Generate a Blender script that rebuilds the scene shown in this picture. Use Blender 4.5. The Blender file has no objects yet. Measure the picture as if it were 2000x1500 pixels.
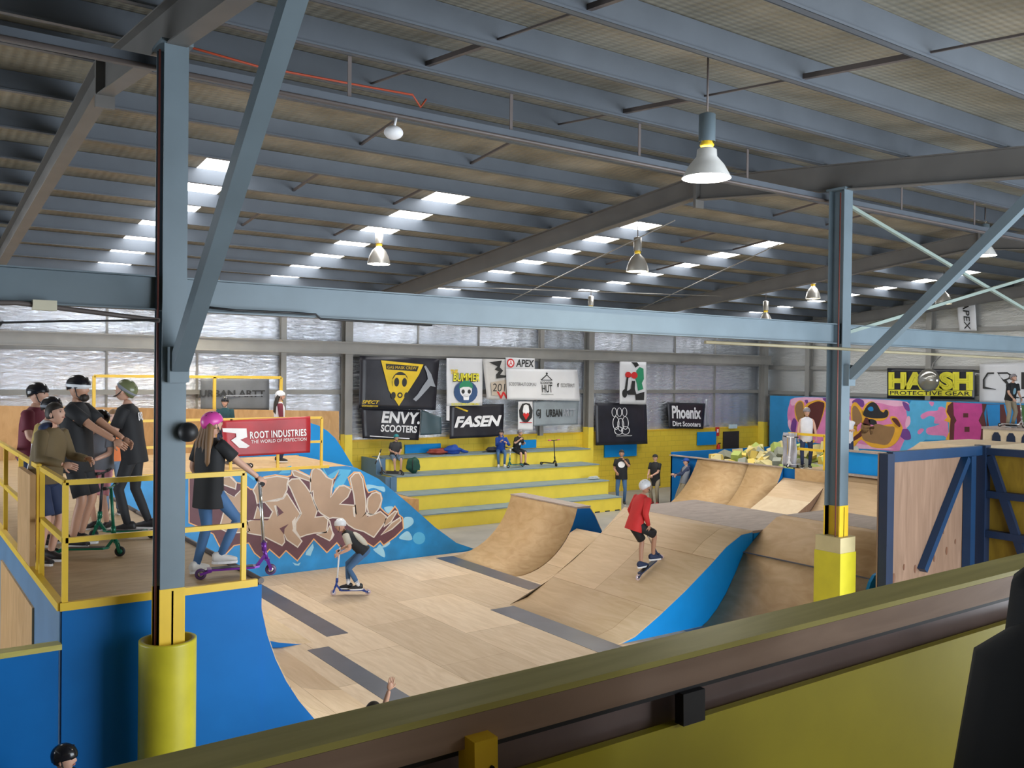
import bpy, bmesh, math, random
from mathutils import Vector, Matrix, Euler
from mathutils.geometry import tessellate_polygon
random.seed(7)
S = bpy.context.scene
COL = S.collection
# ------------------------------------------------------------------ camera
FPX, YAW, PITCH, ROLL = 1755.54, 0.61676, -0.0102312, 0.0122223
EYE = Vector((0, 0, 4.3))
_f = Vector((math.sin(YAW)*math.cos(PITCH), math.cos(YAW)*math.cos(PITCH), math.sin(PITCH)))
_r = Vector((math.cos(YAW), -math.sin(YAW), 0)); _u = _r.cross(_f)
CR = _r*math.cos(ROLL)+_u*math.sin(ROLL); CU = -_r*math.sin(ROLL)+_u*math.cos(ROLL); CF = _f
cam = bpy.data.objects.new('camera', bpy.data.cameras.new('camera')); COL.objects.link(cam)
m3 = Matrix((CR, CU, -CF)).transposed(); cam.matrix_world = Matrix.Translation(EYE) @ m3.to_4x4()
cam.data.sensor_width = 36; cam.data.lens = 36*FPX/2000; cam.data.clip_end = 300; cam.data.clip_start = 0.02
S.camera = cam
# ------------------------------------------------------------------ light
S.view_settings.view_transform = 'Standard'; S.view_settings.look = 'None'
S.view_settings.gamma = 1; S.view_settings.use_curve_mapping = False
S.view_settings.exposure = 0.55
W = bpy.data.worlds.new('daylight'); S.world = W; W.use_nodes = True
W.node_tree.nodes['Background'].inputs[0].default_value = (0.80, 0.90, 1.0, 1)
W.node_tree.nodes['Background'].inputs[1].default_value = 1.0
def area(name, loc, rot, sx, sy, power, color=(1, 1, 1)):
    l = bpy.data.lights.new(name, 'AREA'); l.shape = 'RECTANGLE'; l.size = sx; l.size_y = sy; l.energy = power; l.color = color
    o = bpy.data.objects.new(name, l); COL.objects.link(o); o.location = loc; o.rotation_euler = rot; return o
# daylight through the two open roller doors of the near wall (behind and right of the camera)
area('roller_door_daylight', (13.0, -3.2, 3.0), (math.radians(-90), 0, math.pi), 18, 5.9, 2100, (0.86, 0.93, 1.0))
area('side_door_daylight', (-8.8, 14.0, 2.6), (math.radians(90), 0, math.radians(-90)), 8, 4.6, 500, (0.86, 0.93, 1.0))

# ------------------------------------------------------------------ pixel helpers (a point of the photo on a known real plane)
def ray(px, py): return CF + CR*((px-1000)/FPX) - CU*((py-750)/FPX)
def PX(px, py, x): d = ray(px, py); return EYE + d*(x/d.x)
def PY(px, py, y): d = ray(px, py); return EYE + d*(y/d.y)
def PZ(px, py, z): d = ray(px, py); return EYE + d*((z-EYE.z)/d.z)

# ------------------------------------------------------------------ materials
MATS = {}
def newmat(name):
    m = bpy.data.materials.new(name); m.use_nodes = True; MATS[name] = m
    return m, m.node_tree.nodes, m.node_tree.links, m.node_tree.nodes['Principled BSDF']
def paint(name, col, rough=0.5, metal=0.0, var=0.08, scale=3.0, bump=0.0, spec=0.5):
    if name in MATS: return MATS[name]
    m, n, l, b = newmat(name)
    tc = n.new('ShaderNodeNewGeometry'); no = n.new('ShaderNodeTexNoise'); no.inputs['Scale'].default_value = scale; no.inputs['Detail'].default_value = 5
    l.new(tc.outputs['Position'], no.inputs['Vector'])
    mr = n.new('ShaderNodeMapRange'); mr.inputs[1].default_value = .3; mr.inputs[2].default_value = .7; mr.inputs[3].default_value = 1-var; mr.inputs[4].default_value = 1+var
    l.new(no.outputs['Fac'], mr.inputs[0])
    mx = n.new('ShaderNodeMix'); mx.data_type = 'RGBA'; mx.blend_type = 'MULTIPLY'; mx.inputs[0].default_value = 1
    mx.inputs[6].default_value = (*col, 1); l.new(mr.outputs[0], mx.inputs[7]); l.new(mx.outputs[2], b.inputs['Base Color'])
    b.inputs['Roughness'].default_value = rough; b.inputs['Metallic'].default_value = metal; b.inputs['Specular IOR Level'].default_value = spec
    if bump:
        bp = n.new('ShaderNodeBump'); bp.inputs['Strength'].default_value = bump; bp.inputs['Distance'].default_value = .01
        n2 = n.new('ShaderNodeTexNoise'); n2.inputs['Scale'].default_value = scale*6; l.new(tc.outputs['Position'], n2.inputs['Vector'])
        l.new(n2.outputs['Fac'], bp.inputs['Height']); l.new(bp.outputs[0], b.inputs['Normal'])
    return m
def ply(name, c1, c2, sheets=None, grain=(9, 1.2, 9), rough=0.55, dark=0.0, off=(0, 0)):
    m, n, l, b = newmat(name)
    g = n.new('ShaderNodeNewGeometry'); mp = n.new('ShaderNodeMapping'); mp.inputs['Scale'].default_value = grain
    l.new(g.outputs['Position'], mp.inputs['Vector'])
    no = n.new('ShaderNodeTexNoise'); no.inputs['Scale'].default_value = .8; no.inputs['Detail'].default_value = 6; no.inputs['Distortion'].default_value = 1.6
    l.new(mp.outputs[0], no.inputs['Vector'])
    cr = n.new('ShaderNodeValToRGB'); cr.color_ramp.elements[0].position = .3; cr.color_ramp.elements[1].position = .72
    cr.color_ramp.elements[0].color = (*c2, 1); cr.color_ramp.elements[1].color = (*c1, 1); l.new(no.outputs['Fac'], cr.inputs[0])
    out = cr.outputs[0]
    if sheets:
        bt = n.new('ShaderNodeTexBrick'); bt.offset = 0.5; bt.offset_frequency = 2
        mp2 = n.new('ShaderNodeMapping'); mp2.inputs['Rotation'].default_value = (0, 0, math.radians(90)); mp2.inputs['Location'].default_value = (off[0], off[1], 0)
        l.new(g.outputs['Position'], mp2.inputs['Vector']); l.new(mp2.outputs[0], bt.inputs['Vector'])
        bt.inputs['Scale'].default_value = 1; bt.inputs['Brick Width'].default_value = sheets[1]; bt.inputs['Row Height'].default_value = sheets[0]
        bt.inputs['Mortar Size'].default_value = .006; bt.inputs['Mortar'].default_value = (.62, .55, .48, 1)
        bt.inputs['Color1'].default_value = (1.1, 1.1, 1.12, 1); bt.inputs['Color2'].default_value = (.76, .72, .68, 1); bt.inputs['Bias'].default_value = -.1
        mx = n.new('ShaderNodeMix'); mx.data_type = 'RGBA'; mx.blend_type = 'MULTIPLY'; mx.inputs[0].default_value = 1
        l.new(out, mx.inputs[6]); l.new(bt.outputs['Color'], mx.inputs[7]); out = mx.outputs[2]
    l.new(out, b.inputs['Base Color']); b.inputs['Roughness'].default_value = rough; b.inputs['Specular IOR Level'].default_value = .35
    return m
def emis(name, col, s):
    m, n, l, b = newmat(name); b.inputs['Base Color'].default_value = (*col, 1)
    b.inputs['Emission Color'].default_value = (*col, 1); b.inputs['Emission Strength'].default_value = s; return m
def foil(name, base=(.80, .84, .92), rough=.2, metal=.95, tile=0.9):
    m, n, l, b = newmat(name)
    g = n.new('ShaderNodeNewGeometry'); mp = n.new('ShaderNodeMapping'); mp.inputs['Scale'].default_value = (2.2, 2.2, 8)
    l.new(g.outputs['Position'], mp.inputs['Vector'])
    no = n.new('ShaderNodeTexNoise'); no.inputs['Scale'].default_value = 1.7; no.inputs['Detail'].default_value = 7; no.inputs['Roughness'].default_value = .65; no.inputs['Distortion'].default_value = .7
    l.new(mp.outputs[0], no.inputs['Vector'])
    wv = n.new('ShaderNodeTexWave'); wv.inputs['Scale'].default_value = .55; wv.bands_direction = 'DIAGONAL' if False else 'X'; wv.inputs['Distortion'].default_value = 1.2
    l.new(g.outputs['Position'], wv.inputs['Vector'])
    ad = n.new('ShaderNodeMath'); ad.operation = 'MULTIPLY_ADD'; ad.inputs[1].default_value = .35; l.new(wv.outputs['Fac'], ad.inputs[0]); l.new(no.outputs['Fac'], ad.inputs[2])
    bp = n.new('ShaderNodeBump'); bp.inputs['Strength'].default_value = .8; bp.inputs['Distance'].default_value = .04
    l.new(ad.outputs[0], bp.inputs['Height']); l.new(bp.outputs[0], b.inputs['Normal'])
    b.inputs['Base Color'].default_value = (*base, 1); b.inputs['Roughness'].default_value = rough; b.inputs['Metallic'].default_value = metal
    return m
def rooffoil(name):
    m, n, l, b = newmat(name)
    g = n.new('ShaderNodeNewGeometry')
    w1 = n.new('ShaderNodeTexWave'); w1.bands_direction = 'X'; w1.inputs['Scale'].default_value = 2.6; w1.inputs['Distortion'].default_value = .3
    w2 = n.new('ShaderNodeTexWave'); w2.bands_direction = 'Y'; w2.inputs['Scale'].default_value = 4.2; w2.inputs['Distortion'].default_value = .4
    no = n.new('ShaderNodeTexNoise'); no.inputs['Scale'].default_value = 1.3; no.inputs['Detail'].default_value = 4
    for q in (w1, w2, no): l.new(g.outputs['Position'], q.inputs['Vector'])
    a = n.new('ShaderNodeMath'); a.operation = 'MULTIPLY_ADD'; a.inputs[1].default_value = .5; l.new(w2.outputs['Fac'], a.inputs[0]); l.new(w1.outputs['Fac'], a.inputs[2])
    bp = n.new('ShaderNodeBump'); bp.inputs['Strength'].default_value = .45; bp.inputs['Distance'].default_value = .015
    l.new(a.outputs[0], bp.inputs['Height']); l.new(bp.outputs[0], b.inputs['Normal'])
    cr = n.new('ShaderNodeValToRGB'); cr.color_ramp.elements[0].color = (.21, .185, .13, 1); cr.color_ramp.elements[1].color = (.36, .325, .25, 1)
    cr.color_ramp.elements[0].position = .3; cr.color_ramp.elements[1].position = .7
    l.new(no.outputs['Fac'], cr.inputs[0]); l.new(cr.outputs[0], b.inputs['Base Color'])
    b.inputs['Metallic'].default_value = .35; b.inputs['Roughness'].default_value = .5
    return m
def brick(name, col):
    m, n, l, b = newmat(name)
    g = n.new('ShaderNodeNewGeometry'); mp = n.new('ShaderNodeMapping'); mp.inputs['Rotation'].default_value = (math.radians(90), 0, 0)
    l.new(g.outputs['Position'], mp.inputs['Vector'])
    bt = n.new('ShaderNodeTexBrick'); bt.inputs['Scale'].default_value = 1; bt.inputs['Brick Width'].default_value = .4; bt.inputs['Row Height'].default_value = .2; bt.inputs['Mortar Size'].default_value = .008
    bt.inputs['Color1'].default_value = (*col, 1); bt.inputs['Color2'].default_value = (col[0]*.95, col[1]*.93, col[2]*.9, 1); bt.inputs['Mortar'].default_value = (col[0]*.8, col[1]*.78, col[2]*.7, 1)
    l.new(mp.outputs[0], bt.inputs['Vector']); l.new(bt.outputs['Color'], b.inputs['Base Color']); b.inputs['Roughness'].default_value = .5
    bp = n.new('ShaderNodeBump'); bp.inputs['Strength'].default_value = .3; bp.inputs['Distance'].default_value = .01; bp.invert = True
    l.new(bt.outputs['Fac'], bp.inputs['Height']); l.new(bp.outputs[0], b.inputs['Normal'])
    return m
YEL = (.83, .60, .045)
M_steel = paint('painted_steel', (.135, .18, .21), .45, .1, .07, 2.5)
M_steeld = paint('primer_steel', (.12, .10, .095), .5, .1, .1, 2.5)
M_rafter = paint('rafter_steel', (.140, .135, .128), .5, .1, .08, 2)
M_girt = paint('girt_steel', (.30, .29, .27), .5, .2, .08, 2)
M_purlin = paint('galvanised_purlin', (.112, .13, .155), .42, .3, .08, 2)
M_yel = paint('yellow_paint', (.80, .52, .03), .4, 0, .05, 4)
M_yelb = paint('yellow_plastic', (.56, .49, .025), .4, 0, .07, 5)
M_yels = paint('yellow_step_paint', (.84, .66, .07), .5, 0, .05, 3)
M_brick = brick('yellow_block_wall', (.80, .60, .05))
M_blue = paint('blue_paint', (.004, .145, .46), .5, 0, .06, 2, spec=.2)
M_bluel = paint('bright_blue_paint', (.006, .26, .68), .45, 0, .05, 2, spec=.25)
M_blued = paint('navy_timber', (.006, .018, .05), .45, 0, .1, 3)
M_bluegrey = paint('blue_grey_paint', (.10, .20, .33), .5, 0, .08, 2)
M_tread = paint('grey_tread_paint', (.20, .27, .31), .6, 0, .1, 2.5)
M_slate = paint('slate_strip', (.095, .10, .13), .28, 0, .15, 2)
M_black = paint('black_paint', (.012, .012, .014), .5, 0, .2, 4)
M_conc = paint('concrete', (.30, .29, .27), .5, 0, .15, 1.2)
M_floor = ply('floor_plywood', (.73, .585, .42), (.60, .455, .30), sheets=(1.22, 2.44), off=(.3, .55))
M_ply = ply('ramp_plywood', (.62, .43, .235), (.50, .32, .155), grain=(5, 2.5, 5))
M_ply2 = ply('ramp_plywood_pale', (.70, .53, .345), (.60, .435, .26), sheets=(1.22, 2.44), off=(.2, .3))
M_plyd = ply('side_plywood', (.27, .17, .115), (.19, .115, .075), grain=(10, 10, 1.0))  # plywood tone lowered to carry the shade on the framed panel
M_plyo = ply('orange_plywood', (.60, .36, .16), (.46, .26, .10), grain=(6, 6, 2))
M_plyl = ply('new_plywood', (.74, .60, .42), (.66, .51, .33), grain=(3, 3, 3))
M_deck = ply('worn_deck_plywood', (.56, .41, .245), (.42, .29, .16), grain=(2, 7, 5))
M_dgrey = ply('worn_grey_plywood', (.46, .38, .33), (.34, .27, .23), grain=(2, 6, 5))
M_timber = ply('rail_timber', (.66, .58, .18), (.46, .40, .10), grain=(1.2, 14, 14), rough=.4)
M_timber2 = ply('bare_timber', (.46, .31, .22), (.30, .19, .13), grain=(1.2, 14, 14), rough=.5)
M_foil = foil('foil_insulation')
M_roof = rooffoil('roof_foil')
M_sky = emis('skylight_sheet', (1, 1, 1), 6.0)
M_lamp = emis('lamp_glow', (1, .93, .74), 40)
M_lampd = emis('lamp_dim', (1, .92, .7), 8)
M_chrome = paint('chrome', (.75, .76, .8), .15, .95, .02, 3)
M_alu = paint('lamp_aluminium', (.50, .48, .44), .35, .6, .05, 3)
M_white = paint('white_cloth', (.78, .78, .80), .7, 0, .03, 2)
M_red = paint('orange_red_cable', (.45, .07, .03), .5, 0, .05, 3)

# ------------------------------------------------------------------ mesh helpers
def tag(o, label=None, cat=None, group=None, kind=None):
    if label: o['label'] = label
    if cat: o['category'] = cat
    if group: o['group'] = group
    if kind: o['kind'] = kind
    return o
def thing(name, label, cat, loc=(0, 0, 0), rz=0, group=None):
    o = bpy.data.objects.new(name, None); o.empty_display_size = .1; COL.objects.link(o)
    o.location = loc; o.rotation_euler = (0, 0, rz); return tag(o, label, cat, group)
class MB:
    def __init__(s): s.v = []; s.f = []; s.m = []; s.sm = []
    def add(s, vs, fs, mi=0, smooth=False):
        b = len(s.v); s.v += [Vector(v) for v in vs]; s.f += [[b+i for i in f] for f in fs]; s.m += [mi]*len(fs); s.sm += [smooth]*len(fs); return s
    def box(s, a, b, mi=0, M=None):
        x0, y0, z0 = a; x1, y1, z1 = b
        vs = [Vector(q) for q in ((x0,y0,z0),(x1,y0,z0),(x1,y1,z0),(x0,y1,z0),(x0,y0,z1),(x1,y0,z1),(x1,y1,z1),(x0,y1,z1))]
        if M: vs = [M @ v for v in vs]
        return s.add(vs, ((0,3,2,1),(4,5,6,7),(0,1,5,4),(1,2,6,5),(2,3,7,6),(3,0,4,7)), mi)
    def bar(s, p, q, w, h=None, up=(0, 0, 1), mi=0):
        p, q = Vector(p), Vector(q); h = h or w; d = (q-p).normalized(); up = Vector(up)
        if abs(d.dot(up)) > .99: up = Vector((0, 1, 0))
        r = d.cross(up).normalized(); u = r.cross(d)
        vs = [c + r*a*w/2 + u*b*h/2 for c in (p, q) for a, b in ((-1,-1),(1,-1),(1,1),(-1,1))]
        return s.add(vs, ((3,2,1,0),(4,5,6,7),(0,1,5,4),(1,2,6,5),(2,3,7,6),(3,0,4,7)), mi)
    def tube(s, pts, rad, n=10, mi=0, cap=True):
        pts = [Vector(p) for p in pts]; rad = rad if isinstance(rad, (list, tuple)) else [rad]*len(pts)
        vs = []; fs = []; pr = None
        for i, p in enumerate(pts):
            d = (pts[min(i+1, len(pts)-1)]-pts[max(i-1, 0)]).normalized()
            if pr is None: pr = d.orthogonal().normalized()
            pr = (pr - d*pr.dot(d)).normalized(); bq = d.cross(pr)
            for k in range(n):
                a = 2*math.pi*k/n; vs.append(p + (pr*math.cos(a)+bq*math.sin(a))*rad[i])
        for i in range(len(pts)-1):
            for k in range(n): fs.append((i*n+k, i*n+(k+1)%n, (i+1)*n+(k+1)%n, (i+1)*n+k))
        s.add(vs, fs, mi, True)
        if cap:
            b = len(s.v)-len(vs)
            s.f += [[b+k for k in range(n)][::-1], [b+(len(pts)-1)*n+k for k in range(n)]]; s.m += [mi, mi]; s.sm += [False, False]
        return s
    def lathe(s, prof, n=24, M=None, mi=0, smooth=True):
        vs = []; fs = []
        for r, z in prof:
            for k in range(n):
                a = 2*math.pi*k/n; v = Vector((r*math.cos(a), r*math.sin(a), z)); vs.append(M @ v if M else v)
        for i in range(len(prof)-1):
            for k in range(n): fs.append((i*n+k, i*n+(k+1)%n, (i+1)*n+(k+1)%n, (i+1)*n+k))
        return s.add(vs, fs, mi, smooth)
    def ball(s, c, r, n=14, m=10, mi=0, M=None, fn=None):
        c = Vector(c); r = Vector(r) if not isinstance(r, (int, float)) else Vector((r, r, r)); vs = []; fs = []
        for i in range(m+1):
            t = math.pi*i/m
            for k in range(n):
                a = 2*math.pi*k/n; d = Vector((math.sin(t)*math.cos(a), math.sin(t)*math.sin(a), math.cos(t)))
                v = Vector((d.x*r.x, d.y*r.y, d.z*r.z))
                if fn: v = fn(v, d)
                vs.append(c + (M @ v if M else v))
        for i in range(m):
            for k in range(n): fs.append((i*n+k, (i+1)*n+k, (i+1)*n+(k+1)%n, i*n+(k+1)%n))
        return s.add(vs, fs, mi, True)
    def prism(s, pts, off, mi=0, side=None):          # planar polygon (3D points) extruded by the vector off
        pts = [Vector(p) for p in pts]; off = Vector(off); n = len(pts)
        tri = tessellate_polygon([pts]); N = Vector((0, 0, 0))
        for i in range(n): N += (pts[i]).cross(pts[(i+1) % n])
        if N.dot(off) > 0: pts = pts[::-1]; tri = [tuple(n-1-i for i in t) for t in tri]
        # front faces point against off
        def ok(t):
            a, b2, c = (pts[i] for i in t); return (b2-a).cross(c-a).dot(off) < 0
        tri = [t if ok(t) else t[::-1] for t in tri]
        s.add(pts + [p+off for p in pts], [list(t) for t in tri] + [[i+n for i in t][::-1] for t in tri], mi)
        b = len(s.v)-2*n
        for i in range(n):
            j = (i+1) % n; s.f.append([b+i, b+i+n, b+j+n, b+j][::-1]); s.m.append(side if side is not None else mi); s.sm.append(False)
        return s
    def ext(s, vs2, fs, mi=0): return s.add(vs2, fs, mi)
    def build(s, name, mat, parent=None, loc=None):
        me = bpy.data.meshes.new(name); vs = s.v
        if loc is not None: vs = [v-Vector(loc) for v in vs]
        me.from_pydata([tuple(v) for v in vs], [], s.f)
        mats = mat if isinstance(mat, (list, tuple)) else [mat]
        for q in mats: me.materials.append(q)
        me.polygons.foreach_set('material_index', s.m); me.polygons.foreach_set('use_smooth', s.sm); me.update()
        o = bpy.data.objects.new(name, me); COL.objects.link(o)
        if loc is not None: o.location = loc
        if parent is not None: o.parent = parent
        return o
def wpart(mb, name, mat, parent):      # geometry given in world space, parented to an unrotated thing
    o = mb.build(name, mat); o.parent = parent; o.matrix_parent_inverse = Matrix.Translation(parent.location).inverted(); return o
def struct(mb, name, mat): return tag(mb.build(name, mat), kind='structure')
def solo(mb, name, mat, label, cat, group=None):
    return tag(mb.build(name, mat), label, cat, group)
def decal(pts, n, k=1, t=.003):         # thin paint / film polygon on a surface, pts in 3D, n = outward normal, k = layer
    n = Vector(n).normalized(); mb = MB(); mb.prism([Vector(p)+n*(t*k+.001) for p in pts], -n*t); return mb
FONT = None
def text_mb(body, origin, xdir, ydir, w, h, bold=.0, shear=0, depth=.004, spacing=1.0, mb=None, mi=0):
    cu = bpy.data.curves.new('t', 'FONT'); cu.body = body; cu.size = 1; cu.offset = bold; cu.shear = shear; cu.space_character = spacing; cu.resolution_u = 3
    ob = bpy.data.objects.new('t', cu); COL.objects.link(ob); dg = bpy.context.evaluated_depsgraph_get(); dg.update()
    me = bpy.data.meshes.new_from_object(ob.evaluated_get(dg)); vs = [v.co.copy() for v in me.vertices]; fs = [list(p.vertices) for p in me.polygons]
    bpy.data.objects.remove(ob); bpy.data.curves.remove(cu); bpy.data.meshes.remove(me)
    x0 = min(v.x for v in vs); x1 = max(v.x for v in vs); y0 = min(v.y for v in vs); y1 = max(v.y for v in vs)
    X = Vector(xdir); Y = Vector(ydir); Nn = X.cross(Y).normalized(); O = Vector(origin)
    mb = mb or MB()
    mb.add([O + X*((v.x-x0)/(x1-x0)*w) + Y*((v.y-y0)/(y1-y0)*h) + Nn*depth for v in vs], fs, mi); return mb
ORD = ['first', 'second', 'third', 'fourth', 'fifth', 'sixth', 'seventh', 'eighth', 'ninth', 'tenth', 'eleventh', 'twelfth']
def ibeam(mb, p, q, w, h, up, t=.012, tw=.008):   # I section from p to q, h along up
    p, q, up = Vector(p), Vector(q), Vector(up).normalized()
    mb.bar(p+up*(h/2-t/2), q+up*(h/2-t/2), w, t, up); mb.bar(p-up*(h/2-t/2), q-up*(h/2-t/2), w, t, up); mb.bar(p, q, tw, h-2*t, up); return mb

# ================================================================== BUILDING SHELL
YW = 25.0; XR = 31.2; RIDGE = 10.8
def zb(Y): return (7.76 if Y > RIDGE else 7.62+.10) - .1*abs(Y-RIDGE)         # top of rafters
def zroof(Y): return 8.02 - .1*abs(Y-RIDGE)
X0, Y0 = -9.0, -3.4
struct(MB().box((X0-.2, Y0-.2, -.1), (XR+.2, YW+.3, 0)), 'floor', M_conc)
# ceiling with openings for the translucent sheets
SKY = [(-.05, .7), (4.26, 4.99), (8.44, 9.2), (13.5, 14.26), (17.75, 18.5), (23.0, 23.75), (27.3, 28.05)]
cb = MB(); xs = [X0-.2]
def slab(x0, x1, y0, y1):
    cb.add([(x0,y0,zroof(y0)),(x1,y0,zroof(y0)),(x1,y1,zroof(y1)),(x0,y1,zroof(y1)),(x0,y0,zroof(y0)+.05),(x1,y0,zroof(y0)+.05),(x1,y1,zroof(y1)+.05),(x0,y1,zroof(y1)+.05)],
           ((0,3,2,1),(4,5,6,7),(0,1,5,4),(1,2,6,5),(2,3,7,6),(3,0,4,7)))
slab(X0-.2, XR+.2, Y0-.2, RIDGE); slab(X0-.2, XR+.2, RIDGE, 14.0)
e = X0-.2
for a, b in SKY: slab(e, a, 14.0, YW+.2); e = b
slab(e, XR+.2, 14.0, YW+.2)
struct(cb, 'ceiling', M_roof)
for i, (a, b) in enumerate(SKY):
    mb = MB(); y0, y1 = 14.0, YW+.2
    mb.add([(a,y0,zroof(y0)+.01),(b,y0,zroof(y0)+.01),(b,y1,zroof(y1)+.01),(a,y1,zroof(y1)+.01),(a,y0,zroof(y0)+.02),(b,y0,zroof(y0)+.02),(b,y1,zroof(y1)+.02),(a,y1,zroof(y1)+.02)],
           ((0,3,2,1),(4,5,6,7),(0,1,5,4),(1,2,6,5),(2,3,7,6),(3,0,4,7)))
    struct(mb, 'window_%d' % (i+1), M_sky)
# banner wall: yellow blockwork below, foil above
wl = MB().box((X0, YW, 0), (XR, YW+.2, 2.2), 1).box((X0, YW-.02, 2.2), (XR, YW+.22, 2.26), 2).box((X0, YW+.1, 2.26), (XR, YW+.16, 6.62), 0)
struct(wl, 'wall_back', [M_foil, M_brick, M_yel])
def gable(x, t, name, mats):
    mb = MB(); pts = [(x, Y0-.2, 0), (x, YW+.25, 0), (x, YW+.25, zroof(YW+.25)), (x, RIDGE, zroof(RIDGE)), (x, Y0-.2, zroof(Y0-.2))]
    return struct(mb.prism(pts, (t, 0, 0)), name, mats)
M_foilr = foil('foil_insulation_dull', (.62, .62, .60), .38, .7)
gable(XR, .15, 'wall_right', M_foilr)
# left end wall and near wall, each with a tall open roller door outside the view
wl = MB().box((X0-.15, Y0, 0), (X0, 10, 6.6)).box((X0-.15, 18, 0), (X0, YW, 6.6)).box((X0-.15, 10, 4.9), (X0, 18, 6.6)); struct(wl, 'wall_left', M_foilr)
wl = MB().box((X0, Y0-.15, 0), (4, Y0, 6.6)).box((22, Y0-.15, 0), (XR, Y0, 6.6)).box((4, Y0-.15, 6.0), (22, Y0, 6.6)); struct(wl, 'wall_front', M_foilr)

# ---- portal frames
BAYX = [2.07, 11.54, 21.0, 30.45]
WHERE = ['left', 'middle', 'right', 'corner']
bayname = ['nearest, on the left post with the knee brace', 'centre one, on the right hand post', 'third, far right one over the foam pit', 'end one against the right wall']
for i, x in enumerate(BAYX):
    mb = MB(); d = .38
    for (ya, yb) in ((YW-.25, RIDGE), (RIDGE, Y0+.1)):
        za, zb_ = (7.76-.1*abs(ya-RIDGE), 7.76) if ya > RIDGE else (7.72, 7.72-.1*abs(yb-RIDGE))
        p = Vector((x, ya, za-d/2)); q = Vector((x, yb, zb_-d/2)); up = (q-p).normalized().cross(Vector((1, 0, 0)) if ya > yb else Vector((-1, 0, 0)))
        if up.z < 0: up = -up
        ibeam(mb, p, q, .17, d, up, .014, .01)
    mb.box((x-.1, RIDGE-.03, 7.2), (x+.1, RIDGE+.03, 7.8))
    solo(mb, 'rafter', M_rafter, 'deep grey steel roof rafter, the %s' % bayname[i], 'rafter', 'portal frame rafters')
# wall columns
for i, x in enumerate([2.07, 11.54, 21.0, 30.62]):
    mb = MB(); ibeam(mb, (x, YW-.17, 2.2), (x, YW-.17, 6.3), .24, .3, (0, 1, 0), .014, .01)
    mb.box((x-.12, YW-.33, 0), (x+.12, YW-.01, 2.45), 1)
    solo(mb, 'wall_column', [M_girt, M_yels], 'grey steel wall column with yellow base, %s' % ['behind the left deck', 'left of the big gas mask banner', 'between the bleachers and the round emblem banner', 'in the far right corner'][i], 'column', 'columns of the banner wall')
# intermediate mullion posts
for x, h in ((9.58, 'behind the girl in the white helmet'), (18.9, 'behind the grey lettered banner')):
    mb = MB(); ibeam(mb, (x, YW-.08, 2.2), (x, YW-.08, 6.3), .16, .14, (0, 1, 0))
    solo(mb, 'wall_post', M_girt, 'slim grey wall post ' + h, 'post')
# big girt beam in front of the banner wall
mb = MB(); mb.box((X0, YW-.42, 4.88), (XR-.4, YW-.38, 5.21)); mb.box((X0, YW-.52, 5.19), (XR-.4, YW-.3, 5.22)); mb.box((X0, YW-.52, 4.86), (XR-.4, YW-.3, 4.89))
solo(mb, 'girt_beam', M_girt, 'long grey steel beam across the banner wall above the banners', 'beam')
for z, t in ((3.66, 'low'), (4.78, 'middle'), (5.95, 'high')):
    mb = MB().box((X0, YW+.02, z), (XR, YW+.1, z+.13)).box((X0, YW-.04, z), (XR, YW+.1, z+.02))
    solo(mb, 'wall_girt', M_girt, 'thin grey wall girt across the foil, the %s one' % t, 'girt', 'girts of the banner wall')
for z, t in ((3.62, 'lower, just above the mural'), (4.66, 'middle, above the yellow lettered banner'), (6.0, 'upper, crossing behind the hanging white banner')):
    mb = MB().box((XR-.12, Y0, z), (XR-.005, YW-.05, z+.14))
    solo(mb, 'side_girt', M_girt, 'grey girt on the right end wall, %s' % t, 'girt', 'girts of the right wall')
for y, t in ((17.75, 'between the lettered banner and roof'), (22.9, 'above the left half of the mural')):
    mb = MB(); ibeam(mb, (XR-.14, y, 0), (XR-.14, y, zroof(y)-.25), .2, .24, (1, 0, 0))
    solo(mb, 'side_column', M_girt, 'grey steel column on the right end wall, %s' % t, 'column', 'columns of the right wall')
# thin seams of the foil (battens)
for i, x in enumerate((4.9, 7.2, 14.1, 16.4, 23.3, 25.6, 27.9)):
    mb = MB().box((x-.025, YW+.06, 2.26), (x+.025, YW+.1, 6.5))
    solo(mb, 'foil_batten', M_girt, 'thin vertical batten over the foil wall, %s from the left' % ORD[i], 'batten', 'battens on the foil wall')

# ---- purlins
def purlin(Y, label, grp, x0=X0, x1=XR):
    z = zb(Y)+.0; s = 1 if Y > RIDGE else -1; h = zroof(Y)-z-.005
    mb = MB(); mb.box((x0, Y-.006, z), (x1, Y+.006, z+h)); mb.box((x0, Y-.075, z), (x1, Y, z+.008)); mb.box((x0, Y, z+h-.008), (x1, Y+.075, z+h)); mb.box((x0, Y-.078, z), (x1, Y-.07, z+.02))
    return solo(mb, 'roof_purlin', M_purlin, label, 'purlin', grp)
FAR = [10.98+1.32*k for k in range(11)]
NEAR = [9.64-1.32*k for k in range(10)]
for k, y in enumerate(FAR): purlin(y, 'grey roof purlin between ridge and banner wall, %s out from the ridge' % ORD[k], 'roof purlins of the far slope')
for k, y in enumerate(NEAR): purlin(y, 'grey roof purlin of the near slope, %s out from the ridge towards the camera' % ORD[k], 'roof purlins of the near slope')
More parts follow.
